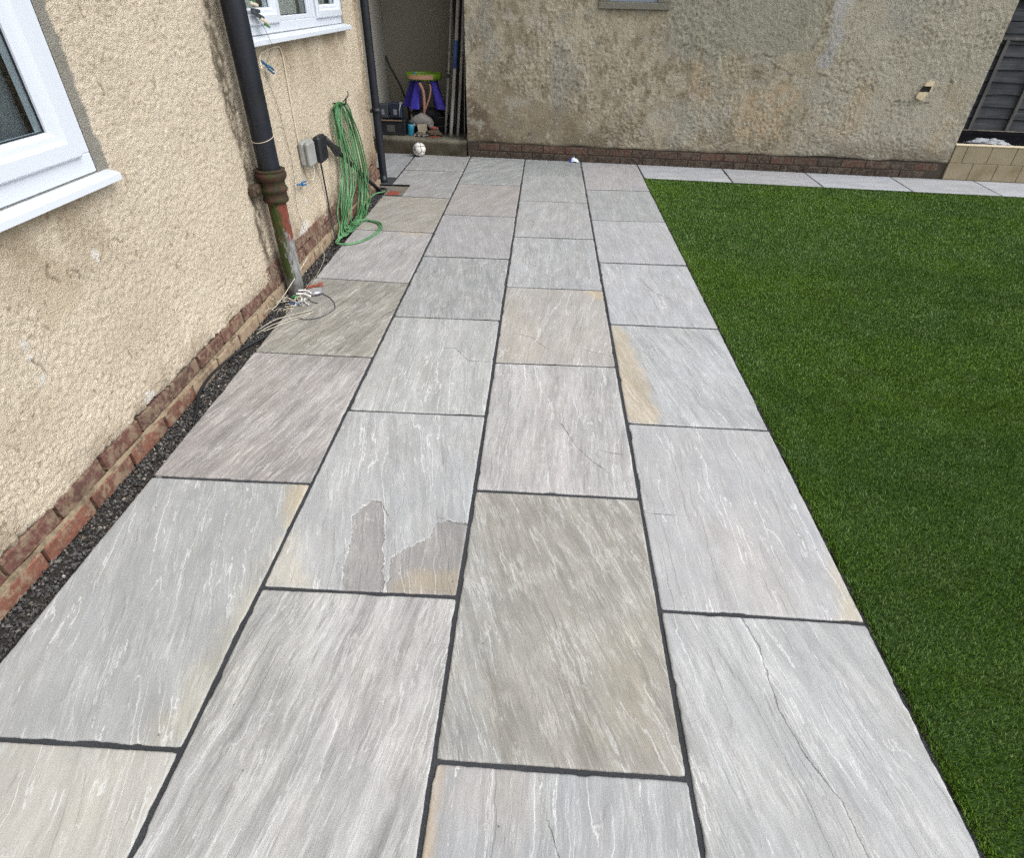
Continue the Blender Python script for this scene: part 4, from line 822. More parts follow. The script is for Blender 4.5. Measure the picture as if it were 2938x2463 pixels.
# ------------------------------------------------------------------ green hose
b = MB(); rh = random.Random(5)
def loop(dx, dy, low, lft, rgt, bx_):
    u = rh.uniform
    return [(-.112 + dx, 4.74 + dy, .800 + u(-.012, .012)), (-.105 + dx, 4.86 + dy * .8 + rgt * .4, .745 + u(-.01, .01)), (-.100 + dx, 4.98 + rgt, .56), (-.095 + dx, 5.02 + rgt * 1.2, .40), (-.088 + dx, 5.03 + rgt * 1.3, .22),
            (-.07 + bx_ * .5, 4.92 + rgt, .07), (-.045 + bx_, 4.62 + low, .012), (-.05 + bx_, 4.38 + low, .010 + u(0, .01)), (-.075 + bx_ * .4, 4.42 + low * .7 + lft * .3, .06), (-.092 + dx, 4.66 + lft, .22), (-.10 + dx, 4.74 + lft, .40), (-.105 + dx, 4.70 + lft * .6, .60), (-.112 + dx, 4.645 + dy, .745)]
for i in range(10):
    b.tube(loop(rh.uniform(-.012, .034), rh.uniform(-.03, .10), rh.uniform(-.20, .16), rh.uniform(-.10, .12), rh.uniform(-.12, .14), rh.uniform(-.015, .06)), .0055, 8, res=7, closed=True)
for (a_, c_) in ((-.32, -.09), (-.22, -.04)):             # two strands that hang clear on the left
    b.tube([(-.108, 4.68, .79), (-.100, 4.66, .64), (-.10, 4.74, .44), (-.098, 4.60 + c_, .27), (-.090, 4.66 + a_, .14), (-.075, 4.62 + a_, .05), (-.045, 4.55 + a_ * 1.2, .012), (-.01, 4.50, .016), (-.03, 4.75, .04), (-.08, 4.95, .12), (-.09, 5.02, .30), (-.095, 4.98, .52), (-.105, 4.85, .74)], .0062, 8, res=7, closed=True)
# a long strand crossing in front from upper left to lower right
b.tube([(-.088, 4.66, .79), (-.078, 4.655, .65), (-.070, 4.77, .47), (-.062, 4.93, .30), (-.055, 5.06, .16), (-.045, 5.10, .05), (-.03, 4.90, .014), (-.02, 4.66, .012)], .0064, 8, res=8)
for k_ in range(2):                                        # loose ring lying on the paving
    o_ = k_ * .014
    b.tube([(-.04, 4.33, .014), (-.055 + o_, 4.12, .010), (-.02, 4.062 + o_, .0085), (.05, 4.065 + o_, .0085), (.145, 4.165 + o_, .0085), (.197 - o_, 4.36, .0085), (.196 - o_, 4.47, .0085), (.165 - o_, 4.56 - o_, .0085), (.10, 4.605 - o_, .0085), (.034, 4.607, .0085 + k_ * .009), (-.025, 4.555, .022)], .0062, 8, res=8)
b.tube([(-.045, 4.62, .03), (-.02, 4.80, .008), (-.045, 4.95, .012), (-.068, 5.07, .02), (-.05, 5.25, .035), (-.012, 5.40, .016), (.0, 5.445, .012)], .0062, 8, res=7)
link('garden_hose', b, M_HOSE, label='green garden hose bundled on the wall with a loose ring on the paving', cat='hose')
b = MB(); b.tube([(WX + .004, 4.80, .80), (-.085, 4.80, .792), (-.055, 4.80, .800), (-.05, 4.80, .835)], .006, 8, res=5); b.tube([(-.085, 4.80, .792), (-.10, 4.90, .80), (-.07, 4.93, .83), (-.075, 4.95, .86)], .004, 6, res=4)
link('wall_hook', b, M_BLACK, label='small dark hook holding the green hose on the wall', cat='hook')

# litter of wires round the pipe foot
wb = empty('wire_bundle', (0.0, 3.05, 0), label='tangle of white wire offcuts at the foot of the rusty pipe', cat='wires')
b = MB(); rw = random.Random(9)
b.tube([(-.075, -.33, -.01), (-.01, -.25, .008), (.09, -.14, .006), (.145, -.085, .006), (.135, -.055, .006), (.07, -.11, .008), (-.02, -.19, .008), (-.08, -.28, -.008)], .0019, 6, res=8)
b.tube([(-.036, -.325, .004), (.05, -.21, .004), (.13, -.12, .004), (.138, -.085, .006)], .0019, 6, res=8)
b.tube([(.0, .38, .155), (-.05, .14, .06), (-.085, .01, .005), (-.10, -.04, -.005)], .0022, 6, res=5)
b.tube([(-.11, .03, -.005), (-.06, .07, .02), (.02, .03, .012), (.05, .01, .006)], .0026, 6, res=5)
for i in range(16):
    x0, y0 = rw.uniform(-.09, .09), rw.uniform(-.12, .14); a = rw.uniform(0, 6.28); pts = []
    for k in range(5): pts.append((x0 + .022 * k * math.cos(a), y0 + .03 * k * math.sin(a), .006 + rw.uniform(0, .02))); a += rw.uniform(-.9, .9)
    b.tube(pts, .0015, 5, res=4)
link('pale_wires', b, M_WIRE_L, wb)
b = MB(); b.tube([(-.005, .14, .035), (.035, .155, .032), (.075, .13, .028)], .0048, 8, res=4); b.tube([(-.01, .115, .024), (.03, .125, .022), (.08, .10, .018)], .0055, 8, res=4); b.tube([(.03, .09, .012), (.04, .04, .010), (.02, -.01, .008)], .0036, 6, res=4); b.tube([(.05, .09, .012), (.06, .05, .008), (.10, .01, .008)], .0030, 6, res=4); link('white_wires', b, M_WHITEP, wb)
b = MB(); b.box((-.03, .09, .006), (.0, .11, .018), .003); link('green_tag', b, M_GREENP, wb)
b = MB(); b.tube([(.07, .13, .018), (.10, .145, .020), (.125, .17, .020)], .010, 8); b.box((.055, .165, .004), (.115, .215, .026), .006); link('foil_scrap', b, simple('silver_foil', (190, 194, 204), .25, .2, 60, .002, 90, metal=.6), wb)
b = MB(); b.box((-.02, .0, .002), (.045, .055, .012), .003); link('blue_scrap', b, simple('dull_blue_scrap', (60, 76, 104), .6), wb)
b = MB(); b.tube([(.10, .19, .006), (.16, .15, .004), (.22, .08, .0035), (.254, .0, .0035), (.252, -.05, .0035), (.225, -.11, .0035), (.18, -.155, .0035), (.125, -.165, .0035), (.08, -.14, .004)], .0022, 6, res=8); b.tube([(.06, .10, .006), (.10, .06, .004), (.14, .045, .0035)], .0022, 6, res=4)
b.v = [(x, y + 3.05, z) for x, y, z in b.v]; link('grey_wire_ring', b, M_CABLE_D, label='thin grey wire curled in a half ring on the olive grey slab', cat='wire')
# black cable lying in the gravel
b = MB(); b.tube([(-.03, 2.86, -.012), (-.011, 2.721, -.010), (-.05, 2.619, -.008), (-.085, 2.521, -.006), (-.108, 2.372, -.004), (-.116, 2.261, -.004), (-.100, 2.135, -.010), (-.06, 2.02, -.022), (-.04, 1.94, -.036)], .0065, 10, res=8)
link('buried_cable', b, M_BLACK, label='black cable curving along the gravel against the brick plinth', cat='cable')

# ------------------------------------------------------------------ gully at the corner
gl = empty('gully', (.06, 5.57, 0), label='square gully with a red brick beside the far house corner', cat='drain')
b = MB(); b.box((-.20, -.235, -.10), (.112, .170, -.0745)); link('pit', b, M_SOIL, gl)
b = MB(); b.box((-.050, -.170, -.074), (.060, -.045, -.006), .006); link('brick', b, simple('wet_red_brick', (134, 66, 54), .8, .3, 40, .002, 100, dirt=(60, 46, 40)), gl)
for bx_ in (((-.075, -.200, -.054), (-.0505, .0, -.010)), ((.0605, -.200, -.054), (.109, .0, -.008)), ((-.17, .0005, -.054), (.109, .160, -.016))): b = MB(); b.box(*bx_, .005); link('dark_edging', b, M_CONC, gl)
b = MB(); b.lathe([(.026, .0), (.050, .0), (.052, -.05), (.030, -.05)], (-.13, .01, -.005), 20); link('drain_collar', b, M_BLACK, gl)

# ------------------------------------------------------------------ garage
GA = math.atan(GM); garage = empty('garage', (.58, 6.985, 0), GA, label='weathered grey rendered garage wall with a sooty brick plinth across the far side', cat='garage')
GL = 4.988
GW = (1.305, 1.975, 1.362, 1.95)                           # window, in metres along the wall
def garage_wall():
    du = .0095; u = np.concatenate([np.arange(0, GL, du), [GL]]); z = np.concatenate([np.arange(0, 1.56, .0105), np.arange(1.6, 2.7, .1), [2.7]])
    for q in GW[:2]: u[np.argmin(np.abs(u - q))] = q
    for q in GW[2:]: z[np.argmin(np.abs(z - q))] = q
    Ug, Tg = np.meshgrid(u, z, indexing='ij'); zb = .150 + (fbm(Ug * 4, Ug * 0, 4, 131) - .5) * .035 + .006 * (Ug > 3); Zg = np.where(Tg < .4, zb + (Tg / .4) * (.4 - zb), Tg)
    X_ = Ug + .58; wu = X_ + (fbm(Ug * 6, Zg * 6, 4, 132) - .5) * .22; wz = Zg + (fbm(Ug * 6, Zg * 6, 4, 133) - .5) * .18
    n1 = fbm(Ug * 62, Zg * 62, 3, 134, .6); n2 = vn(Ug * 90, Zg * 90, 135); big = fbm(Ug * 1.6, Zg * 1.6, 3, 136)
    def reg(poly, soft=.05): return 1 - ss(-soft, soft, polysd(wu, wz, poly))
    sm = reg([(.6, .1), (.6, .60), (.80, .74), (1.15, .66), (1.34, .52), (1.80, .47), (1.75, .1)], .03)
    sm = np.maximum(sm, reg([(3.1, 1.6), (3.1, 1.02), (3.55, 1.0), (3.9, 1.05), (4.0, 1.6)], .05) * .5); sm = np.maximum(sm, ss(.58, .72, fbm(Ug * 3, Zg * 3, 4, 137)) * .8)
    rg_ = ss(.38, .6, fbm(Ug * 2.4, Zg * 2.4, 4, 242)); D = (n1 - .5) * (.008 + .014 * rg_) * (1 - .85 * sm) + (n2 - .5) * .003 + (big - .5) * .010 - .003 * sm
    C = np.ones(Ug.shape + (3,)) * lin((168, 159, 140))
    def tintw(w, c): nonlocal C; w = w[..., None]; C = C * (1 - w) + lin(c) * w
    tintw(ss(.35, .65, fbm(Ug * 2.2, Zg * 2.2, 5, 138)) * .6, (150, 142, 124))
    tintw(ss(.5, .7, fbm(Ug * 5, Zg * 5, 5, 139)) * .6, (184, 176, 158)); tintw(ss(.50, .62, fbm(Ug * 11, Zg * 11, 5, 239, .6)) * .45, (190, 184, 168)); tintw(ss(.52, .64, fbm(Ug * 14, Zg * 9, 5, 240, .6)) * .6, (124, 115, 97)); tintw(ss(.56, .70, fbm(Ug * 4, Zg * 2.6, 5, 241, .6)) * .65, (152, 151, 143))
    tintw(reg([(2.6, 1.6), (2.65, 1.15), (2.9, 1.08), (3.1, 1.02), (3.55, 1.0), (3.9, 1.05), (3.95, 1.6)], .07) * .7, (152, 152, 138))   # greenish upper area
    tintw(ss(3.9, 4.3, wu) * .65, (182, 177, 163))
    tintw(reg([(3.97, 1.7), (4.03, 1.2), (3.98, .95), (4.12, .95), (4.14, 1.2), (4.17, 1.7)], .03) * .6, (180, 180, 184))
    tintw(reg([(4.5, 1.6), (4.5, 1.25), (4.8, 1.25), (4.8, 1.6)], .08) * .4, (160, 160, 160))
    tintw(reg([(2.65, .70), (3.35, .64), (3.4, .78), (2.7, .80)], .06) * .3, (150, 146, 136))
    tintw(reg([(2.5, .58), (3.3, .60), (3.3, .32), (2.7, .30)], .08) * .5, (158, 156, 146))
    for poly, a_ in (([(2.83, .98), (3.02, .97), (3.06, .66), (2.86, .67)], .6), ([(3.30, .66), (3.92, .80), (3.86, .52), (3.92, .30), (3.42, .28)], .75), ([(4.42, .82), (4.62, .84), (4.60, .45), (4.42, .45)], .55), ([(4.2, .46), (4.55, .45), (4.5, .28), (4.25, .28)], .6), ([(5.3, .80), (5.45, .80), (5.5, .2), (5.35, .2)], .5)):
        tintw(reg(poly, .05) * a_ * ss(.25, .55, fbm(Ug * 12, Zg * 12, 4, 149)) * .9, (184, 164, 138))
    tintw(reg([(.6, .1), (.6, .60), (.80, .74), (1.15, .66), (1.34, .52), (1.80, .47), (1.75, .1)], .04) * .5, (142, 131, 110))
    tintw(reg([(.55, .62), (.78, .50), (.80, .33), (.95, .12), (.5, .12)], .04) * .75, (92, 78, 66))
    tintw((1 - ss(.02, .26, Zg - zb)) * ss(.32, .62, fbm(Ug * 3.5, Zg * 6, 4, 140)) * .65, (104, 96, 82))
    tintw((1 - ss(2.0, 2.6, X_)) * (1 - ss(.3, .9, Zg)) * .30, (120, 108, 90))
    tintw(ss(.62, .74, fbm(Ug * 9, Zg * 9, 4, 141)) * .6, (172, 168, 156))
    tintw(ss(.80, .90, vn(Ug * 60, Zg * 60, 142)) * .45, (84, 74, 60))
    tintw(ss(.84, .92, vn(Ug * 52, Zg * 52, 143)) * .5, (196, 190, 176))
    for ln_ in ([(1.46, 1.08), (1.53, 1.033), (1.60, 1.02), (1.665, 1.005)], [(1.50, .67), (1.518, .623), (1.62, .60), (1.73, .54), (1.814, .497)], [(1.12, .70), (1.197, .667), (1.25, .65)], [(2.70, 1.115), (2.80, 1.10), (2.958, 1.063), (3.0, 1.03), (3.081, 1.018)], [(3.40, 1.01), (3.53, 1.017), (3.60, 1.03)], [(3.55, 1.0), (3.62, .94), (3.72, .93), (3.80, .88)], [(5.28, .95), (5.28, .78)], [(3.08, .99), (3.09, .9)], [(4.3, .76), (4.5, .80), (4.62, .78)], [(4.05, .9), (4.15, .86), (4.17, .78)], [(4.8, .70), (5.05, .66), (5.15, .68)]):
        d = linesd(X_ + (fbm(Ug * 20, Zg * 20, 3, 156) - .5) * .09, Zg + (fbm(Ug * 20, Zg * 20, 3, 157) - .5) * .09, ln_); w = 1 - ss(.001, .008, np.abs(d)); w = w * ss(.35, .6, fbm(Ug * 30, Zg * 30, 3, 155)); D = D + .005 * (1 - ss(0, .03, np.abs(d))) * (d > 0) - .006 * w; tintw(w * .6, (92, 82, 66))
    lipd = Zg - zb; D = D - .008 * (1 - ss(0, .02, lipd))
    nu, nv = Ug.shape; V = np.stack([Ug, -D, Zg], -1).reshape(-1, 3); F = grid_faces(nu, nv); fc = V[F].mean(1)
    F = F[~((fc[:, 0] > GW[0]) & (fc[:, 0] < GW[1]) & (fc[:, 2] > GW[2]) & (fc[:, 2] < GW[3]))]
    bi = np.arange(nu) * nv; low = V[bi].copy(); low[:, 1] = .03; n0 = len(V); V = np.concatenate([V, low]); C = C.reshape(-1, 3); C = np.concatenate([C, C[bi]]); k = np.arange(nu - 1)
    ed = np.arange(nv) + (nu - 1) * nv
    me = mesh_np('rendered_wall', V, [F, np.stack([bi[k], n0 + k, n0 + k + 1, bi[k + 1]], 1)]); attr(me, 'tint', 'FLOAT_COLOR', C * .96); return link('rendered_wall', me, M_RENDER2, garage)
garage_wall()
def vbox(name, boxes, rgb, mat, parent, c=0, k_=.8):
    b = MB(); [b.box(p, q, c) for p, q in boxes]; me = b.mesh(name); attr(me, 'tint', 'FLOAT_COLOR', np.tile(lin(rgb) * k_, (len(me.vertices), 1))); return link(name, me, mat, parent)
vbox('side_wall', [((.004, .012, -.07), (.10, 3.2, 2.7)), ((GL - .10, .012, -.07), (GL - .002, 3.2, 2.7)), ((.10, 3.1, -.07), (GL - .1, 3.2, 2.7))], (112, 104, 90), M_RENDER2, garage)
b = MB(); b.box((-.08, -.12, 2.702), (GL + .1, 3.3, 2.80), .01); link('roof', b, simple('grey_felt_roof', (84, 82, 80), .9), garage)
b = MB(); b.box((.012, .020, -.07), (GL - .10, .10, .20)); b.box((.012, .010, -.07), (GL - .006, .03, .15)); link('plinth_core', b, M_BEDMORTAR_D, garage)
GB = []
for i in range(5):
    r = random.Random(40 + i); m_ = MB(); m_.box((-.1145, 0, 0), (.1145, .08, .066), .004); me = m_.mesh('brick'); 
    for v in me.vertices: v.co += Vector((r.uniform(-.002, .002), r.uniform(-.002, .002), r.uniform(-.002, .002)))
    me.materials.append(M_BRICK_G); GB.append(me)
GB2 = []
for me in GB: m_ = me.copy(); m_.materials.clear(); m_.materials.append(M_BRICK_H); GB2.append(m_)
for crs in range(2):
    x = .115 + (.12 if crs else 0)
    while x < GL - .1:
        link('brick', (GB if crs else GB2)[random.randrange(5)], None, garage, loc=(x, .002 + random.uniform(-.003, .004) + (.002 if crs else 0), -.006 + crs * .077)); x += .2405
# garage window low edge in view
gwin = empty('window', (GW[0], 0, GW[2]), parent=garage, label='small garage window in a worn concrete surround')
ww, hh = GW[1] - GW[0], GW[3] - GW[2]
me = vbox('surround', [((.002, -.030, .002), (ww - .002, .05, .058)), ((.002, -.030, .0585), (.10, .05, hh)), ((ww - .12, -.030, .0585), (ww - .002, .05, hh))], (138, 136, 126), M_RENDER2, gwin, .004)
b = MB(); frame_rect(b, 0, .03, .1005, ww - .1205, .059, hh, .030, .003); b.v = [(y, x - .012, z) for x, y, z in b.v]; link('frame', b, simple('blue_grey_frame', (128, 140, 156), .5, .1), gwin)
b = MB(); b.box((.12, .006, .085), (ww - .14, .010, hh - .03)); link('pane', b, M_GLASS, gwin)
b = MB(); b.box((.05, .06, .0), (ww - .05, .10, hh)); link('backing', b, M_ROOM, gwin)
# vent cover, half broken
vt = empty('air_vent', (4.45, -.002, .72), parent=garage, label='cream broken vent cover on the garage wall')
Pm = [(-.012, .0), (.025, -.016), (.055, -.012), (.093, .052), (.098, .128), (.062, .140), (.028, .118), (.006, .06), (-.012, .035)]
b = MB()
def prism(m, pts, y0, y1):
    n_ = len(pts); m.add([(x, y0, z) for x, z in pts] + [(x, y1, z) for x, z in pts], [tuple(range(n_)), tuple(range(n_, 2 * n_))[::-1]] + [(k, n_ + k, n_ + (k + 1) % n_, (k + 1) % n_) for k in range(n_)])
prism(b, [(.020, .102), (.098, .102), (.098, .140), (.055, .142), (.030, .124)], -.022, .012); prism(b, [(-.012, .0), (.030, -.016), (.058, -.010), (.080, .052), (.002, .052), (-.012, .03)], -.022, .012); prism(b, [(.085, .054), (.095, .054), (.098, .100), (.088, .100)], -.022, .012)
link('cover', b, simple('cream_vent_plastic', (222, 206, 176), .6, .12, 20, .001, 90, dirt=(150, 134, 104)), vt)
b = MB(); prism(b, [(.004, .053), (.084, .053), (.086, .101), (.020, .101)], -.010, .010); link('slot', b, M_GASKET, vt)
# wrapper at the foot of the wall
b = MB(); rr = random.Random(3); pts = []
V = []; 
for i in range(9):
    for j in range(7):
        a = i / 8; c = j / 6; V.append((a * .115 + rr.uniform(-.004, .004), c * .055 + rr.uniform(-.004, .004), .004 + .040 * math.sin(a * math.pi) ** .7 * math.sin(c * math.pi * .9 + .15) + rr.uniform(-.004, .004)))
me = mesh_np('wrapper', np.array(V), grid_faces(9, 7)); C = []
for i in range(9):
    for j in range(7): C.append(lin((40, 60, 150)) if (i in (1, 2) or (j >= 5 and i < 7)) else lin((214, 224, 240)))
attr(me, 'tint', 'FLOAT_COLOR', np.array(C)); link('crisp_packet', me, M_SOFT, label='crumpled white and blue wrapper at the foot of the garage wall', cat='wrapper', loc=(1.695, 6.838, 0), rotz=GA)

# ------------------------------------------------------------------ alcove between house and garage
def sy(x): return 7.010 - .127 * (x + 0.0)
alc = empty('alcove', (0, 7.3, 0), label='dark covered alcove with a concrete step between house and garage', cat='alcove')
def A_(p): return (p[0], p[1] - 7.3, p[2])
SX0, SX1 = -1.6, .572
us = np.linspace(SX0, SX1, 120); prof = [(-.004, -.05), (0, .0), (0, .04), (0, .08), (0, .12), (.004, .145), (.016, .154), (.04, .157), (.2, .158), (.5, .158), (1.1, .158)]
V = []; C = []
for x in us:
    for (dy, z) in prof:
        q = fbm(np.array([x * 16]), np.array([z * 20 + dy * 9]), 4, 150)[0]; V.append((x, sy(x) + dy - 7.3 - (q - .5) * (.020 if z < .155 else 0), z + (q - .5) * .008 * (z > .1)))
        w = ss(.4, .65, fbm(np.array([x * 5]), np.array([z * 8 + dy * 3]), 4, 151))[()] if False else float(np.clip((fbm(np.array([x * 7]), np.array([z * 9 + dy * 3]), 4, 151)[0] - .4) / .25, 0, 1))
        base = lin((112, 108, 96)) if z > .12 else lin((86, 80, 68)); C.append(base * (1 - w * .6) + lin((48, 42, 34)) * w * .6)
me = mesh_np('step', np.array(V), grid_faces(len(us), len(prof), True)); attr(me, 'tint', 'FLOAT_COLOR', np.array(C)); link('step', me, M_RENDER2, alc)
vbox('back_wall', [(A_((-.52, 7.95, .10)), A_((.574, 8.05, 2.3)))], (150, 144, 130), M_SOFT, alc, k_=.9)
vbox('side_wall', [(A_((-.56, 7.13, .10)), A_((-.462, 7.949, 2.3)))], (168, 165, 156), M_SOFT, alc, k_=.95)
vbox('shade_ceiling', [(A_((-.6, 7.05, 2.301)), A_((.574, 8.1, 2.40)))], (90, 84, 76), M_RENDER2, alc, k_=.7)  # unseen roof slab, added so that the alcove below turns dark
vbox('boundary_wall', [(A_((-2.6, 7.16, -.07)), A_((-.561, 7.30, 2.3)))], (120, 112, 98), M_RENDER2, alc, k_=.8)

# crate with bottles and cartons in it
cr = empty('storage_crate', (-.285, 7.27, .158), -.03, label='black plastic storage crate on the alcove step', cat='crate')
b = MB()
for z0 in (.0, .135): b.box((-.150, -.11, z0), (.150, .11, z0 + .022), .006)
for s in (-1, 1):
    for t_ in (-1, 1): b.box((s * .139 - .011, t_ * .099 - .011, .0225), (s * .139 + .011, t_ * .099 + .011, .1345), .003)
b.box((-.128, -.104, .0225), (.128, -.098, .1345)); b.box((-.128, .098, .0225), (.128, .104, .1345)); b.box((-.144, -.088, .0225), (-.138, .088, .1345)); b.box((.138, -.088, .0225), (.144, .088, .1345))
link('body', b, M_BLACK, cr)
b = MB(); [b.box((-.135 + .012 * k, -.117, .158), (-.129 + .012 * k, -.111, .163)) for k in range(3)]; b.box((-.118, -.118, .146), (.118, -.1105, .156), .002); link('rim_strip', b, simple('tan_strip', (132, 108, 84), .6), cr)
# faint worn print on the crate front, a plain block
b = MB(); b.box((-.060, -.1062, .035), (.030, -.1046, .105)); link('worn_print', b, simple('worn_grey_print', (78, 76, 72), .8, .5, 60), cr)
for (x, y, hgt, wd, m_, lb, ct) in ((-.095, -.03, .15, .10, M_CABLE_D, 'dark carton with a pale spot standing in the black crate', 'carton'), (.045, -.02, .16, .13, simple('deep_blue_carton', (34, 42, 62), .5, .3, 12), 'deep blue carton at the right of the black crate', 'carton')):
    t_ = empty('carton', (-.285 + x, 7.27 + y, .33), random.uniform(-.1, .1), label=lb, cat=ct); b = MB(); b.box((-wd / 2, -.055, -.0), (wd / 2, .055, hgt * .9), .006, rot=Matrix.Rotation(.06, 3, 'Y')); link('box', b, m_, t_)
    b = MB(); b.box((-wd * .18, -.0595, .03), (wd * .12, -.0565, .085), .001); link('pale_panel', b, simple('pale_print', (116, 120, 128), .6, .3, 40), t_)
b = MB(); b.tube([(0, 0, 0), (.006, 0, .07), (.022, .0, .125)], .007, 8); b.box((.008, -.008, .12), (.040, .010, .142), .004); link('metal_tool', b, simple('dull_steel', (168, 168, 166), .4, .1, metal=.5), label='pale metal tool poking up from the black crate', cat='tool', loc=(-.20, 7.19, .345))

# leaning stick
b = MB(); b.tube([(-.475 + .03, 7.86, .86), (-.40, 7.84, .75), (-.30, 7.78, .60), (-.20, 7.66, .40), (-.17, 7.6, .165)], .011, 8, res=4); link('stick', b, M_BLACK, label='black stick leaning against the alcove back wall', cat='stick')

# children's table: green tray on fat blue legs
TY = 7.50
tt = empty('toy_table', (.045, TY, .183), label='blue toy table with a lime green tray top in the alcove', cat='toy table')
M_TB = simple('deep_blue_toy_plastic', (62, 52, 168), .4, .10, 10, dirt=(40, 34, 110)); M_TG = simple('lime_toy_plastic', (120, 158, 40), .45, .15, 10, dirt=(80, 100, 40)); M_TP = simple('pink_tan_plastic', (196, 150, 122), .5, .15, 14)
b = MB(); b.lathe([(0, .490), (.165, .490), (.190, .500), (.200, .520), (.200, .552), (.193, .558), (.186, .552), (.184, .520), (.160, .510), (0, .510)], n=36); b.v = [(x * 1.02, y * .8, z) for x, y, z in b.v]; link('tray', b, M_TG, tt)
b = MB()
_a = np.linspace(3.95, 5.35, 14); b.add([(.207 * math.cos(a) * 1.02, .207 * math.sin(a) * .8, z) for a in _a for z in (.508, .548)] , [(2 * i, 2 * i + 2, 2 * i + 3, 2 * i + 1) for i in range(13)])
link('tray_sticker', b, M_TP, tt)
for i, (tx_, ty_, bx2, by2) in enumerate(((-.055, -.06, -.100, -.125), (.105, -.05, .205, -.105), (-.13, .06, -.215, .06), (.10, .09, .14, .12))):
    b = MB(); sec = [(-.045, -.03), (-.028, -.042), (.028, -.042), (.045, -.03), (.045, .03), (-.045, .03)]; V = []; lv = [(0, .66), (.25, .78), (.55, .96), (.80, 1.10), (.95, 1.22), (1, 1.24)]
    for t2, sc in lv:
        for sx_, sy_ in sec: V.append((tx_ + (bx2 - tx_) * t2 + sx_ * sc, ty_ + (by2 - ty_) * t2 + sy_ * sc, .49 - .27 * t2))
    n_ = 6; F = [(r * n_ + k, r * n_ + (k + 1) % n_, (r + 1) * n_ + (k + 1) % n_, (r + 1) * n_ + k) for r in range(5) for k in range(n_)] + [tuple(range(30, 36))]
    b.add(V, F); link('leg', b, M_TB, tt)
b = MB(); b.box((-.17, -.09, -.025), (.20, .13, .20), .02); link('dark_base', b, M_BLACK, tt)
for (x, y, m_, s_, lb) in ((-.09, -.06, simple('bright_blue_toy', (30, 120, 190), .4), .030, 'small bright blue toy on the green tray'), (-.055, -.01, M_TG, .024, 'small stacked green toy at the back of the tray'), (.02, -.03, M_TP, .020, 'small pinkish toy on the green tray')):
    b = MB(); b.lathe([(0, 0), (s_, 0), (s_ * 1.1, s_ * .5), (s_ * .8, s_ * 1.1), (s_ * .5, s_ * 1.3), (s_ * .5, s_ * 1.8), (0, s_ * 1.9)], n=14); link('toy', b, m_, label=lb, cat='toy', loc=(.045 + x, TY + y, .6945))
# carrier bag hung from the table, full of odds and ends
def blob(name, f, nu=36, nv=24, **k):
    T, P = np.meshgrid(np.linspace(0, 2 * np.pi, nu, endpoint=False), np.linspace(.02, np.pi - .02, nv), indexing='ij')
    V = f(T, P).reshape(-1, 3); i, j = np.meshgrid(np.arange(nu), np.arange(nv - 1), indexing='ij'); i2 = (i + 1) % nu
    return mesh_np(name, V, np.stack([i * nv + j, i * nv + j + 1, i2 * nv + j + 1, i2 * nv + j], -1).reshape(-1, 4))
bg_ = empty('plastic_bag', (.02, 7.34, .158), label='grey carrier bag sagging below the blue toy table', cat='bag')
def fb(T, P):
    z = np.cos(P); r = np.sin(P) ** .7; w = 1 + .25 * (fbm(T * 2, P * 3, 3, 160) - .5) + .12 * np.abs(np.sin(T * 5 + P * 3))
    x = .125 * r * w * np.cos(T); y = .06 * r * w * np.sin(T); return np.stack([x, y, .15 + .06 * z + .035 * np.abs(x) / .1 * -1], -1)
me = blob('bag', fb); attr(me, 'tint', 'FLOAT_COLOR', np.tile(lin((150, 146, 142)), (len(me.vertices), 1))); link('bag', me, M_SOFT, bg_)
b = MB(); b.tube([(.03, 0, .19), (.045, -.02, .30), (.04, -.01, .42), (.0, 0, .50)], .016, 8, res=5); b.tube([(.05, -.01, .24), (.105, -.02, .36), (.125, -.01, .45), (.11, 0, .49)], .010, 8, res=5); link('handle', b, simple('pinkish_bag_plastic', (178, 132, 118), .6, .2, 20), bg_)
b = MB(); b.tube([(.03, 0, .13), (.10, -.03, .08), (.16, -.05, .05), (.20, -.06, .02)], lambda t: .028 - .012 * t, 10, res=5); b.tube([(-.05, -.01, .12), (-.09, -.04, .09), (-.11, -.06, .085)], .022, 8, res=4); link('bag_fold', b, simple('grey_bag_plastic', (146, 144, 142), .6, .2, 20), bg_)
tb = empty('teal_bottle', (-.095, 7.205, .158), label='teal plastic bottle standing at the edge of the alcove step', cat='bottle')
b = MB(); b.lathe([(0, .002), (.030, .0), (.034, .010), (.036, .07), (.038, .085), (.034, .10), (.030, .115), (.0, .120)], n=20, rot=Matrix.Rotation(.12, 3, 'Y')); link('body', b, simple('teal_plastic', (40, 130, 160), .4, .1), tb)
b = MB(); b.lathe([(.0, .119), (.028, .118), (.028, .150), (0, .152)], (.015, 0, .0), 16, rot=Matrix.Rotation(.02, 3, 'Y')); link('cap', b, M_CABLE_D, tb)
b = MB(); b.box((-.055, -.008, 0), (.050, .008, .125), .002, rot=Matrix.Rotation(-.5, 3, 'X') @ Matrix.Rotation(-.15, 3, 'Y')); link('board_offcut', b, M_BOARDW, label='pale wooden offcut leaning below the carrier bag', cat='board', loc=(.045, 7.24, .162))
def rag(loc, col1, sx, sy_, sz, seed, **k):
    def f(T, P):
        w = 1 + .7 * (fbm(T * 2.2, P * 4, 4, seed) - .5) + .2 * np.sin(T * 7 + P * 5); return np.stack([sx * np.sin(P) * w * np.cos(T), sy_ * np.sin(P) * w * np.sin(T), sz * (np.cos(P) * w) + sz * .9], -1)
    me = blob('rag', f, 30, 18); attr(me, 'tint', 'FLOAT_COLOR', np.tile(lin(col1), (len(me.vertices), 1))); return link('rag', me, M_SOFT, loc=loc, **k)
rag((.17, 7.20, .157), (96, 84, 72), .085, .05, .030, 170, label='brown crumpled rag beside the leaning poles', cat='rag')
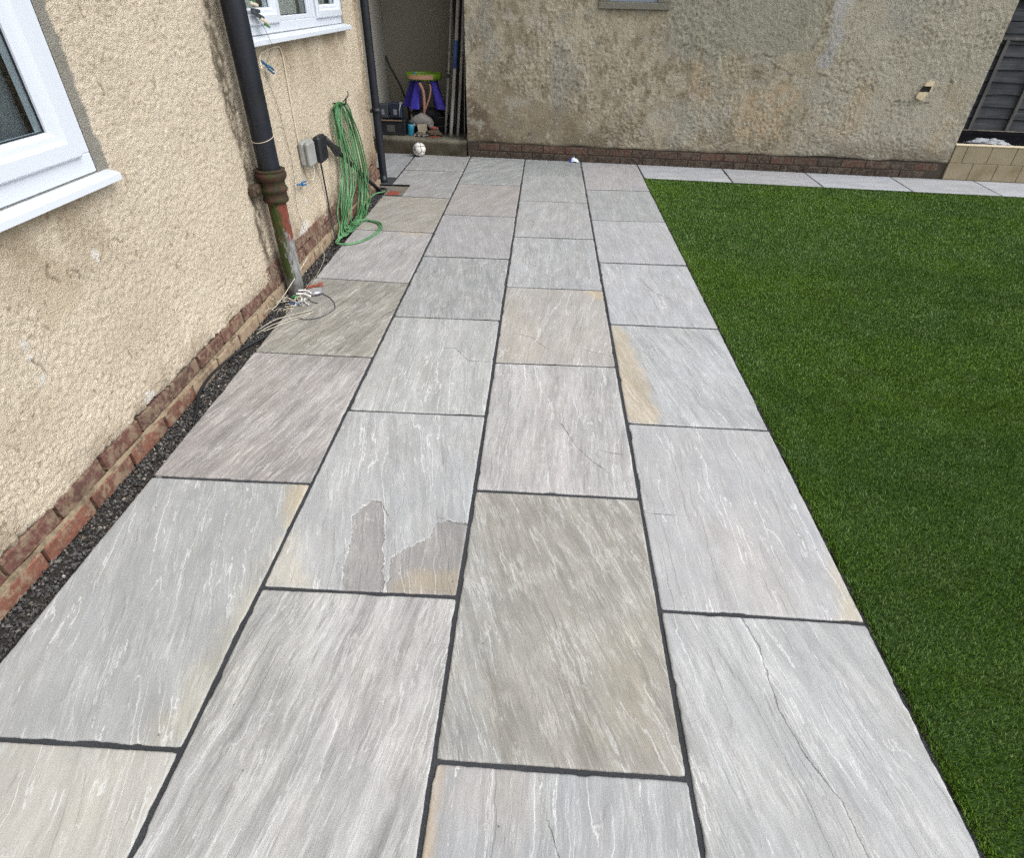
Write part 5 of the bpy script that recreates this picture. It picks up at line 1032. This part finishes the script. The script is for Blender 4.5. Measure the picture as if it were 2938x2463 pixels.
rag((.165, 7.25, .215), (168, 96, 84), .045, .03, .014, 171, label='dull red crumpled rag lying on the brown one', cat='rag')
rag((.02, 7.17, .157), (104, 98, 84), .045, .03, .022, 172, label='small grey brown rag right of the teal bottle', cat='rag')
b = MB(); b.box((-.05, -.012, 0), (.05, .012, .008), .002); link('brick_scrap', b, M_RED, label='flat reddish scrap on the alcove step edge', cat='scrap', loc=(.19, 7.125, .158), rotz=.1)
# poles leaning in the corner
for i, (p0, p1, r, m_, seg, lb) in enumerate((((.372, 7.14, .158), (.520, 7.28, 1.75), .0185, M_POLE, (.46, .58), 'leaning pole with a blue sleeve near its top'), ((.445, 7.18, .158), (.565, 7.30, 1.70), .0155, M_POLE, None, 'grey wooden pole between the blue sleeved pole and the wall'), ((.290, 7.30, .158), (.415, 7.50, 1.70), .0130, M_POLE, None, 'thin pole leaning furthest left of the poles'), ((.532, 7.10, .158), (.556, 7.16, 1.5), .0055, simple('thin_metal_rod', (130, 128, 122), .5, .1, metal=.4), None, 'thin upright rod standing right against the garage corner'))):
    po = empty('pole', p0, label=lb, cat='pole', group='poles leaning in the alcove corner'); P0 = Vector(p0); P1 = Vector(p1) - P0; b = MB(); b.tube([(0, 0, 0), tuple(P1 * .5 + Vector((.006, 0, 0))), tuple(P1)], r, 12, res=4); link('shaft', b, m_, po)
    if seg: b = MB(); b.tube([tuple(P1 * seg[0] * .90 + Vector((.005, 0, 0))), tuple(P1 * seg[1] * .98 + Vector((.003, 0, 0)))], r * 1.22, 12); link('sleeve', b, simple('faded_blue_sleeve', (56, 84, 140), .5, .2, 20), po)
    if i == 2: b = MB(); b.tube([tuple(P1 * .36), tuple(P1 * .38)], .02, 8); b.tube([tuple(P1 * .40 + Vector((-.03, -.01, 0))), tuple(P1 * .40 + Vector((.03, 0, 0)))], .008, 8); link('bracket', b, M_CABLE_D, po)

b = MB(); b.box((-.07, -.012, 0), (.08, .004, 1.45), .003, rot=Matrix.Rotation(-.05, 3, 'X')); link('shade_panel', b, simple('shade_panel_black', (30, 28, 26), .8, .3, 8), label='dark panel added for the shade behind the leaning poles', cat='board', loc=(.475, 7.42, .158))  # added black sheet standing in for the shade between poles and garage corner
bkt = empty('bucket', (.235, 7.40, .158), label='black bucket under the right side of the blue toy table', cat='bucket')
b = MB(); b.lathe([(0, .004), (.075, .0), (.080, .006), (.098, .165), (.103, .170), (.103, .178), (.096, .178), (.076, .012), (0, .012)], n=28); link('body', b, M_BLACK, bkt)
b = MB(); b.tube([(-.10, 0, .168), (-.09, -.05, .10), (-.05, -.095, .085), (.05, -.095, .085), (.09, -.05, .10), (.10, 0, .168)], .0025, 6, res=5); link('handle', b, M_CABLE_D, bkt)
b = MB(); b.tube([(0, 0, 0), (.02, .04, .16), (.03, .07, .30)], .011, 8, res=3); b.box((-.045, -.014, -.012), (.045, .014, .012), .005); link('hand_brush', b, M_BOARDW, label='small wooden hand brush leaning behind the carrier bag', cat='brush', loc=(-.125, 7.38, .172))
b = MB(); V = [(x_ * .16 - .08, .012 * math.sin(x_ * 14) + y_ * .09, .004 + .012 * abs(math.sin(x_ * 9 + y_ * 5))) for x_ in np.linspace(0, 1, 14) for y_ in np.linspace(0, 1, 7)]
me = mesh_np('folded_sheet', np.array(V), grid_faces(14, 7)); attr(me, 'tint', 'FLOAT_COLOR', np.tile(lin((150, 146, 140)), (len(me.vertices), 1))); link('folded_sheet', me, M_SOFT, label='grey crumpled sheet flat on the step left of the rags', cat='sheet', loc=(.04, 7.12, .158))

# deflated white football
fbx = empty('football', (.050, 6.915, .071), label='worn white football with dark seams against the concrete step', cat='ball')
me = blob('panels', lambda T, P: (lambda r: np.stack([r * np.sin(P) * np.cos(T), r * np.sin(P) * np.sin(T), r * np.cos(P) * .97], -1))(.071 * (1 - .06 * ss(.6, .8, fbm(T * 1.5, P * 2, 3, 180)))), 48, 30)
def ballmat():
    t = NT('worn_white_leather'); c = t.coord(); d = t.vor(t.vadd(c, (.013, .02, .01)), 12, 'DISTANCE_TO_EDGE'); col = t.mix(t.mr(t.noise(c, 60, 4), .35, .7), tuple(lin((236, 234, 230))), tuple(lin((196, 190, 180))))
    col = t.mix(t.mr(d, .02, .055, 1, 0), col, tuple(lin((34, 32, 30)))); return t.fin(col, .6, t.bump(d, .004))
link('panels', me, ballmat(), fbx)

# ------------------------------------------------------------------ fence on the right
FY = 7.03
fence = empty('fence', (5.75, FY, 0), GA, label='dark grey lapped timber fence right of the garage', cat='fence')
z = .395; k = 0
while z < 1.16:
    rgb = 0; b = MB(); V = [(-.05, .030, z - .01), (2.6, .030, z - .01), (2.6, -.002, z), (-.05, -.002, z), (-.05, .012, z + .118), (2.6, .012, z + .118)]
    # waney lower edge
    xs = np.linspace(-.05, 2.6, 60); W_ = (fbm(xs * 3, xs * 0 + k, 3, 190) - .5) * .03; n_ = 60
    VV = np.concatenate([np.stack([xs, np.full(n_, .004), z + W_], 1), np.stack([xs, np.full(n_, -.008), z + W_ + .003], 1), np.stack([xs, np.full(n_, .010), np.full(n_, z + .128)], 1)])
    F = [(0 * n_ + i, 0 * n_ + i + 1, n_ + i + 1, n_ + i) for i in range(n_ - 1)] + [(n_ + i, n_ + i + 1, 2 * n_ + i + 1, 2 * n_ + i) for i in range(n_ - 1)]
    link('board', mesh_np('board', VV, np.array(F), False), M_FENCE, fence); z += .108; k += 1
b = MB(); b.box((-.05, -.022, 1.182), (2.6, .02, 1.205), .003); link('rail', b, M_FENCE_L, fence)
for z in (1.235, 1.335, 1.50, 1.60): b = MB(); b.box((-.05, -.004, z), (2.6, .012, z + .094), .003); link('board', b, M_FENCE, fence)
for x in (.118, .478, .84, 1.2, 1.56): b = MB(); b.box((x - .017, -.030, .392), (x + .017, -.0085, 1.181), .003); link('batten', b, M_FENCE_L, fence)
b = MB(); b.box((-.04, -.045, 0), (.05, .045, 1.75), .004); link('post', b, M_FENCE, fence)
b = MB(); b.box((-.05, .045, .02), (2.6, .06, 1.74)); link('dark_backing', b, M_FENCE, fence)

# raised bed in front of it
PB = empty('raised_bed', (5.556, 6.592, 0), GA, label='tan block raised bed with black lining at the right', cat='planter')
M_TAN = simple('tan_sandstone_block', (150, 139, 116), .9, .16, 10, .002, 90, dirt=(124, 112, 84), dscale=5, damt=.8)
b = MB(); b.box((.02, .005, -.02), (2.4, .055, .318)); link('core', b, simple('tan_mortar', (134, 123, 100), .95, .2), PB)
for crs in range(2):
    x = .0 + (.115 if crs else 0); first = True
    while x < 2.3:
        w_ = .232 if not (crs and first) else .112
        if crs and first: x = .0
        b = MB(); b.box((x + .003, random.uniform(-.001, .001), crs * .160 + .001), (x + w_ - .0015, .045, crs * .160 + .158), .003); link('block', b, M_TAN, PB); x += w_ + .002; first = False
b = MB(); b.box((-.004, -.004, .3185), (2.4, .058, .330), .003); link('top_edge', b, simple('pale_top_edge', (214, 200, 172), .8, .08), PB)
M_LINER = simple('black_pond_liner', (9, 10, 15), .8, .3, 12, .003, 30, spec=.08)
us = np.linspace(0.0, 2.4, 70); vs_ = [(.058, .322), (.064, .28), (.12, .25), (.30, .25), (.378, .30), (.398, .36), (.405, .398), (.412, .400)]
V = [(u_, y_ + .006 * math.sin(u_ * 13 + y_ * 40), z_ + .010 * (fbm(np.array([u_ * 7]), np.array([y_ * 9]), 3, 200)[0] - .5)) for u_ in us for y_, z_ in vs_]
link('liner', mesh_np('liner', np.array(V), grid_faces(len(us), len(vs_))), M_LINER, PB)
b = MB(); b.box((-.01, .42, .385), (2.4, .428, .402), .002); link('back_strip', b, M_BOARDW, PB)
def fbag(T, P):
    w = 1 + .8 * (fbm(T * 2.5, P * 5, 4, 210) - .5) + .10 * np.sin(T * 9 + P * 7); return np.stack([.20 * np.sin(P) * w * np.cos(T), .075 * np.sin(P) * w * np.sin(T), .030 * np.cos(P) * w + .012 * np.cos(T * 2 + P * 3)], -1)
me = blob('plastic_sheet', fbag, 60, 40); attr(me, 'tint', 'FLOAT_COLOR', np.tile(lin((164, 168, 174)), (len(me.vertices), 1)))
link('plastic_sheet', me, M_SOFT, label='crumpled white plastic sheet lying in the black lined bed', cat='plastic sheet', loc=(5.93, 6.72, .325), rotz=GA)
print('slabs', len(SLABS), 'objects', len(bpy.data.objects), 'tris', sum(sum(len(p.vertices) - 2 for p in []) for o in []))
